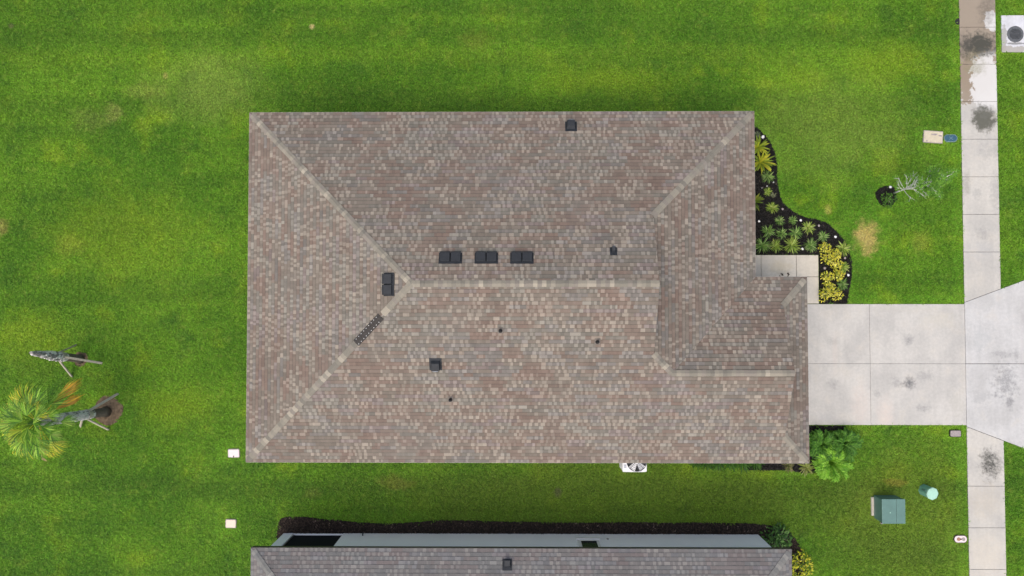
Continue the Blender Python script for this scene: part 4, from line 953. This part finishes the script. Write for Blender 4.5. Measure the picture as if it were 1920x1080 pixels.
for v in range(6):
    m = MB(); rd = random.Random(900+v)
    for k in range(11):
        az = rd.uniform(0, 6.283); L = rd.uniform(.045, .095); r_ = rd.uniform(.25, 1.1); b0 = (rd.uniform(-.045, .045), rd.uniform(-.045, .045), 0)
        d = Vector((math.cos(az), math.sin(az), 0)); s = Vector((-d.y, d.x, 0))*.0065; p = Vector(b0); q1 = p+d*L*.5+Z*L*r_*.6; q2 = p+d*L+Z*L*r_*.62
        m.add([p-s, p+s, q1-s, q1+s, q2], [(0, 1, 3, 2), (2, 3, 4)])
    tp.append(proto('grass_tuft_mesh', m, M['blade']))
def jgrid(x0, x1, y0, y1, dens):
    st = 1/math.sqrt(dens); gx, gy = np.meshgrid(np.arange(x0, x1, st), np.arange(y0, y1, st)); P = np.stack([gx.ravel(), gy.ravel()], 1); return P + rng.uniform(-.5, .5, P.shape)*st*1.6
P = jgrid(-24.5, 22.55, -15.5, 15.5, 150)
vis = (np.abs(P[:, 0]) < 22.2) & (P[:, 1] > -12.6) & (P[:, 1] < 14)
P = P[vis | (rng.random(len(P)) < .55)]
keep = np.ones(len(P), bool)
houseP = [(xL+WI, yS+WI), (xG-WI, yS+WI), (xG-WI, yGN-WI), (xE-WI, yGN-WI), (xE-WI, yN-WI), (xL+WI, yN-WI)]
for poly in PAVED + BEDS + [houseP, [(wx0, nS), (wx1, nS), (wx1, wy), (wx0, wy)]]: keep &= ~inside(P, poly)
# grass under the eaves of the big roof is out of sight apart from its rim
keep &= ~((P[:, 0] > xL+1.2) & (P[:, 0] < xE-1.5) & (P[:, 1] > yS+.8) & (P[:, 1] < yN-1.2))
P = P[keep]
# bare patches
def near(px, py, r): c = at(px, py); return np.hypot(P[:, 0]-c.x, P[:, 1]-c.y) < r*rng.uniform(.5, 1.2, len(P))
thin = near(1626, 445, .8) & (rng.random(len(P)) < .35); P = P[~thin]
# whole half-metre cells of open lawn take one woven piece of turf, the borders single tufts
CS = .5
cell = np.floor(np.stack([P[:, 0], P[:, 1]], 1)/CS).astype(int); cid = cell[:, 0]*1000+cell[:, 1]
gx, gy = np.meshgrid(np.arange(-49, 45), np.arange(-31, 31)); cells = np.stack([gx.ravel(), gy.ravel()], 1)
ok = np.ones(len(cells), bool)
for ox in np.linspace(.0, 1., 6):
    for oy in np.linspace(.0, 1., 6):
        T = (cells+np.array([ox, oy]))*CS; k = np.ones(len(T), bool)
        for poly in PAVED + BEDS + [houseP, [(wx0, nS), (wx1, nS), (wx1, wy), (wx0, wy)]]: k &= ~inside(T, poly)
        k &= (T[:, 0] < 22.5) & ~((T[:, 0] > xL+1.2) & (T[:, 0] < xE-1.5) & (T[:, 1] > yS+.8) & (T[:, 1] < yN-1.2))
        c = at(1626, 445); k &= np.hypot(T[:, 0]-c.x, T[:, 1]-c.y) > .9
        ok &= k
cells = cells[ok]; okid = set((cells[:, 0]*1000+cells[:, 1]).tolist())
P = P[np.array([c not in okid for c in cid.tolist()])]
pp = []
for v in range(8):
    m = MB(); r2 = random.Random(3000+v)
    for gx_ in range(6):
        for gy_ in range(6):
            ox, oy = (gx_+r2.uniform(-.3, 1.3))*CS/6-CS/2, (gy_+r2.uniform(-.3, 1.3))*CS/6-CS/2; sc = r2.uniform(.72, 1.35)
            for k in range(11):
                az = r2.uniform(0, 6.283); L = r2.uniform(.045, .095)*sc; r_ = r2.uniform(.25, 1.1)
                d = Vector((math.cos(az), math.sin(az), 0)); sv = Vector((-d.y, d.x, 0))*.0065*sc; p = Vector((ox+r2.uniform(-.045, .045), oy+r2.uniform(-.045, .045), 0)); q1 = p+d*L*.5+Z*L*r_*.6; q2 = p+d*L+Z*L*r_*.62
                m.add([p-sv, p+sv, q1-sv, q1+sv, q2], [(0, 1, 3, 2), (2, 3, 4)])
    pp.append(proto('turf_piece_mesh', m, M['blade']))
n = len(P); nc = len(cells)
s_ = rng.uniform(.72, 1.35, n)
allpts = np.concatenate([np.concatenate([P, np.full((n, 1), -.03)], 1), np.concatenate([(cells+.5)*CS, np.full((nc, 1), -.03)], 1)])
rot = np.concatenate([np.stack([rng.normal(0, .12, n), rng.normal(0, .12, n), rng.uniform(0, 6.283, n)], 1), np.stack([np.zeros(nc), np.zeros(nc), rng.integers(0, 4, nc)*math.pi/2], 1)])
scl = np.concatenate([np.stack([s_, s_, s_*rng.uniform(.8, 1.2, n)], 1), np.stack([np.ones(nc), np.ones(nc), rng.uniform(.9, 1.1, nc)], 1)])
vi = np.concatenate([rng.integers(0, 6, n), 6+rng.integers(0, 8, nc)])
scatter_object('lawn_grass', allpts, rot, scl, vi, tp+pp, 'short green turf covering the yard around both houses', 'grass')
def chips(name, polys, mat, dens, label, size=1.):
    pr = []
    for v in range(4):
        rd = random.Random(40+v); m = MB(); a, b, c = rd.uniform(.03, .055)*size, rd.uniform(.010, .02)*size, rd.uniform(.004, .009)*size; m.box((-a, -b, -c), (a, b*rd.uniform(.5, 1), c)); pr.append(proto('bark_chip_mesh', m, mat))
    Q = []
    for poly in polys:
        xs = [p[0] for p in poly]; ys = [p[1] for p in poly]; q = jgrid(min(xs), max(xs), min(ys), max(ys), dens); Q.append(q[inside(q, poly)])
    Q = np.concatenate(Q); k = len(Q)
    scatter_object(name, np.concatenate([Q, rng.uniform(.0, .03, (k, 1))], 1), np.stack([rng.normal(0, .35, k), rng.normal(0, .35, k), rng.uniform(0, 6.283, k)], 1), np.repeat(rng.uniform(.6, 1.4, (k, 1)), 3, 1), rng.integers(0, 4, k), pr, label, 'mulch')
chips('bark_mulch', [front, corner, treebed], M['chip_black'], 420, 'black bark chips in the beds round the large house')
chips('bark_mulch', [nb], M['chip_brown'], 420, 'brown bark chips along the lower house wall')
# leaf litter on the front walk
for i, (px, py, lab) in enumerate(((1464, 518, 'dark dead leaf on the front walk at the garage eave'), (1475, 517.5, 'smaller dark dead leaf right of the other on the walk'))):
    c = at(px, py-1.5); m = MB(); leaf_mound(m, (0, 0, .0), .05, .03, 9, .09, [(.02, .015, .01), (.04, .025, .015)], random.Random(i)); tag(m.build('dead_leaf', M['leaf'], loc=(c.x, c.y, .02)), lab, 'leaf')
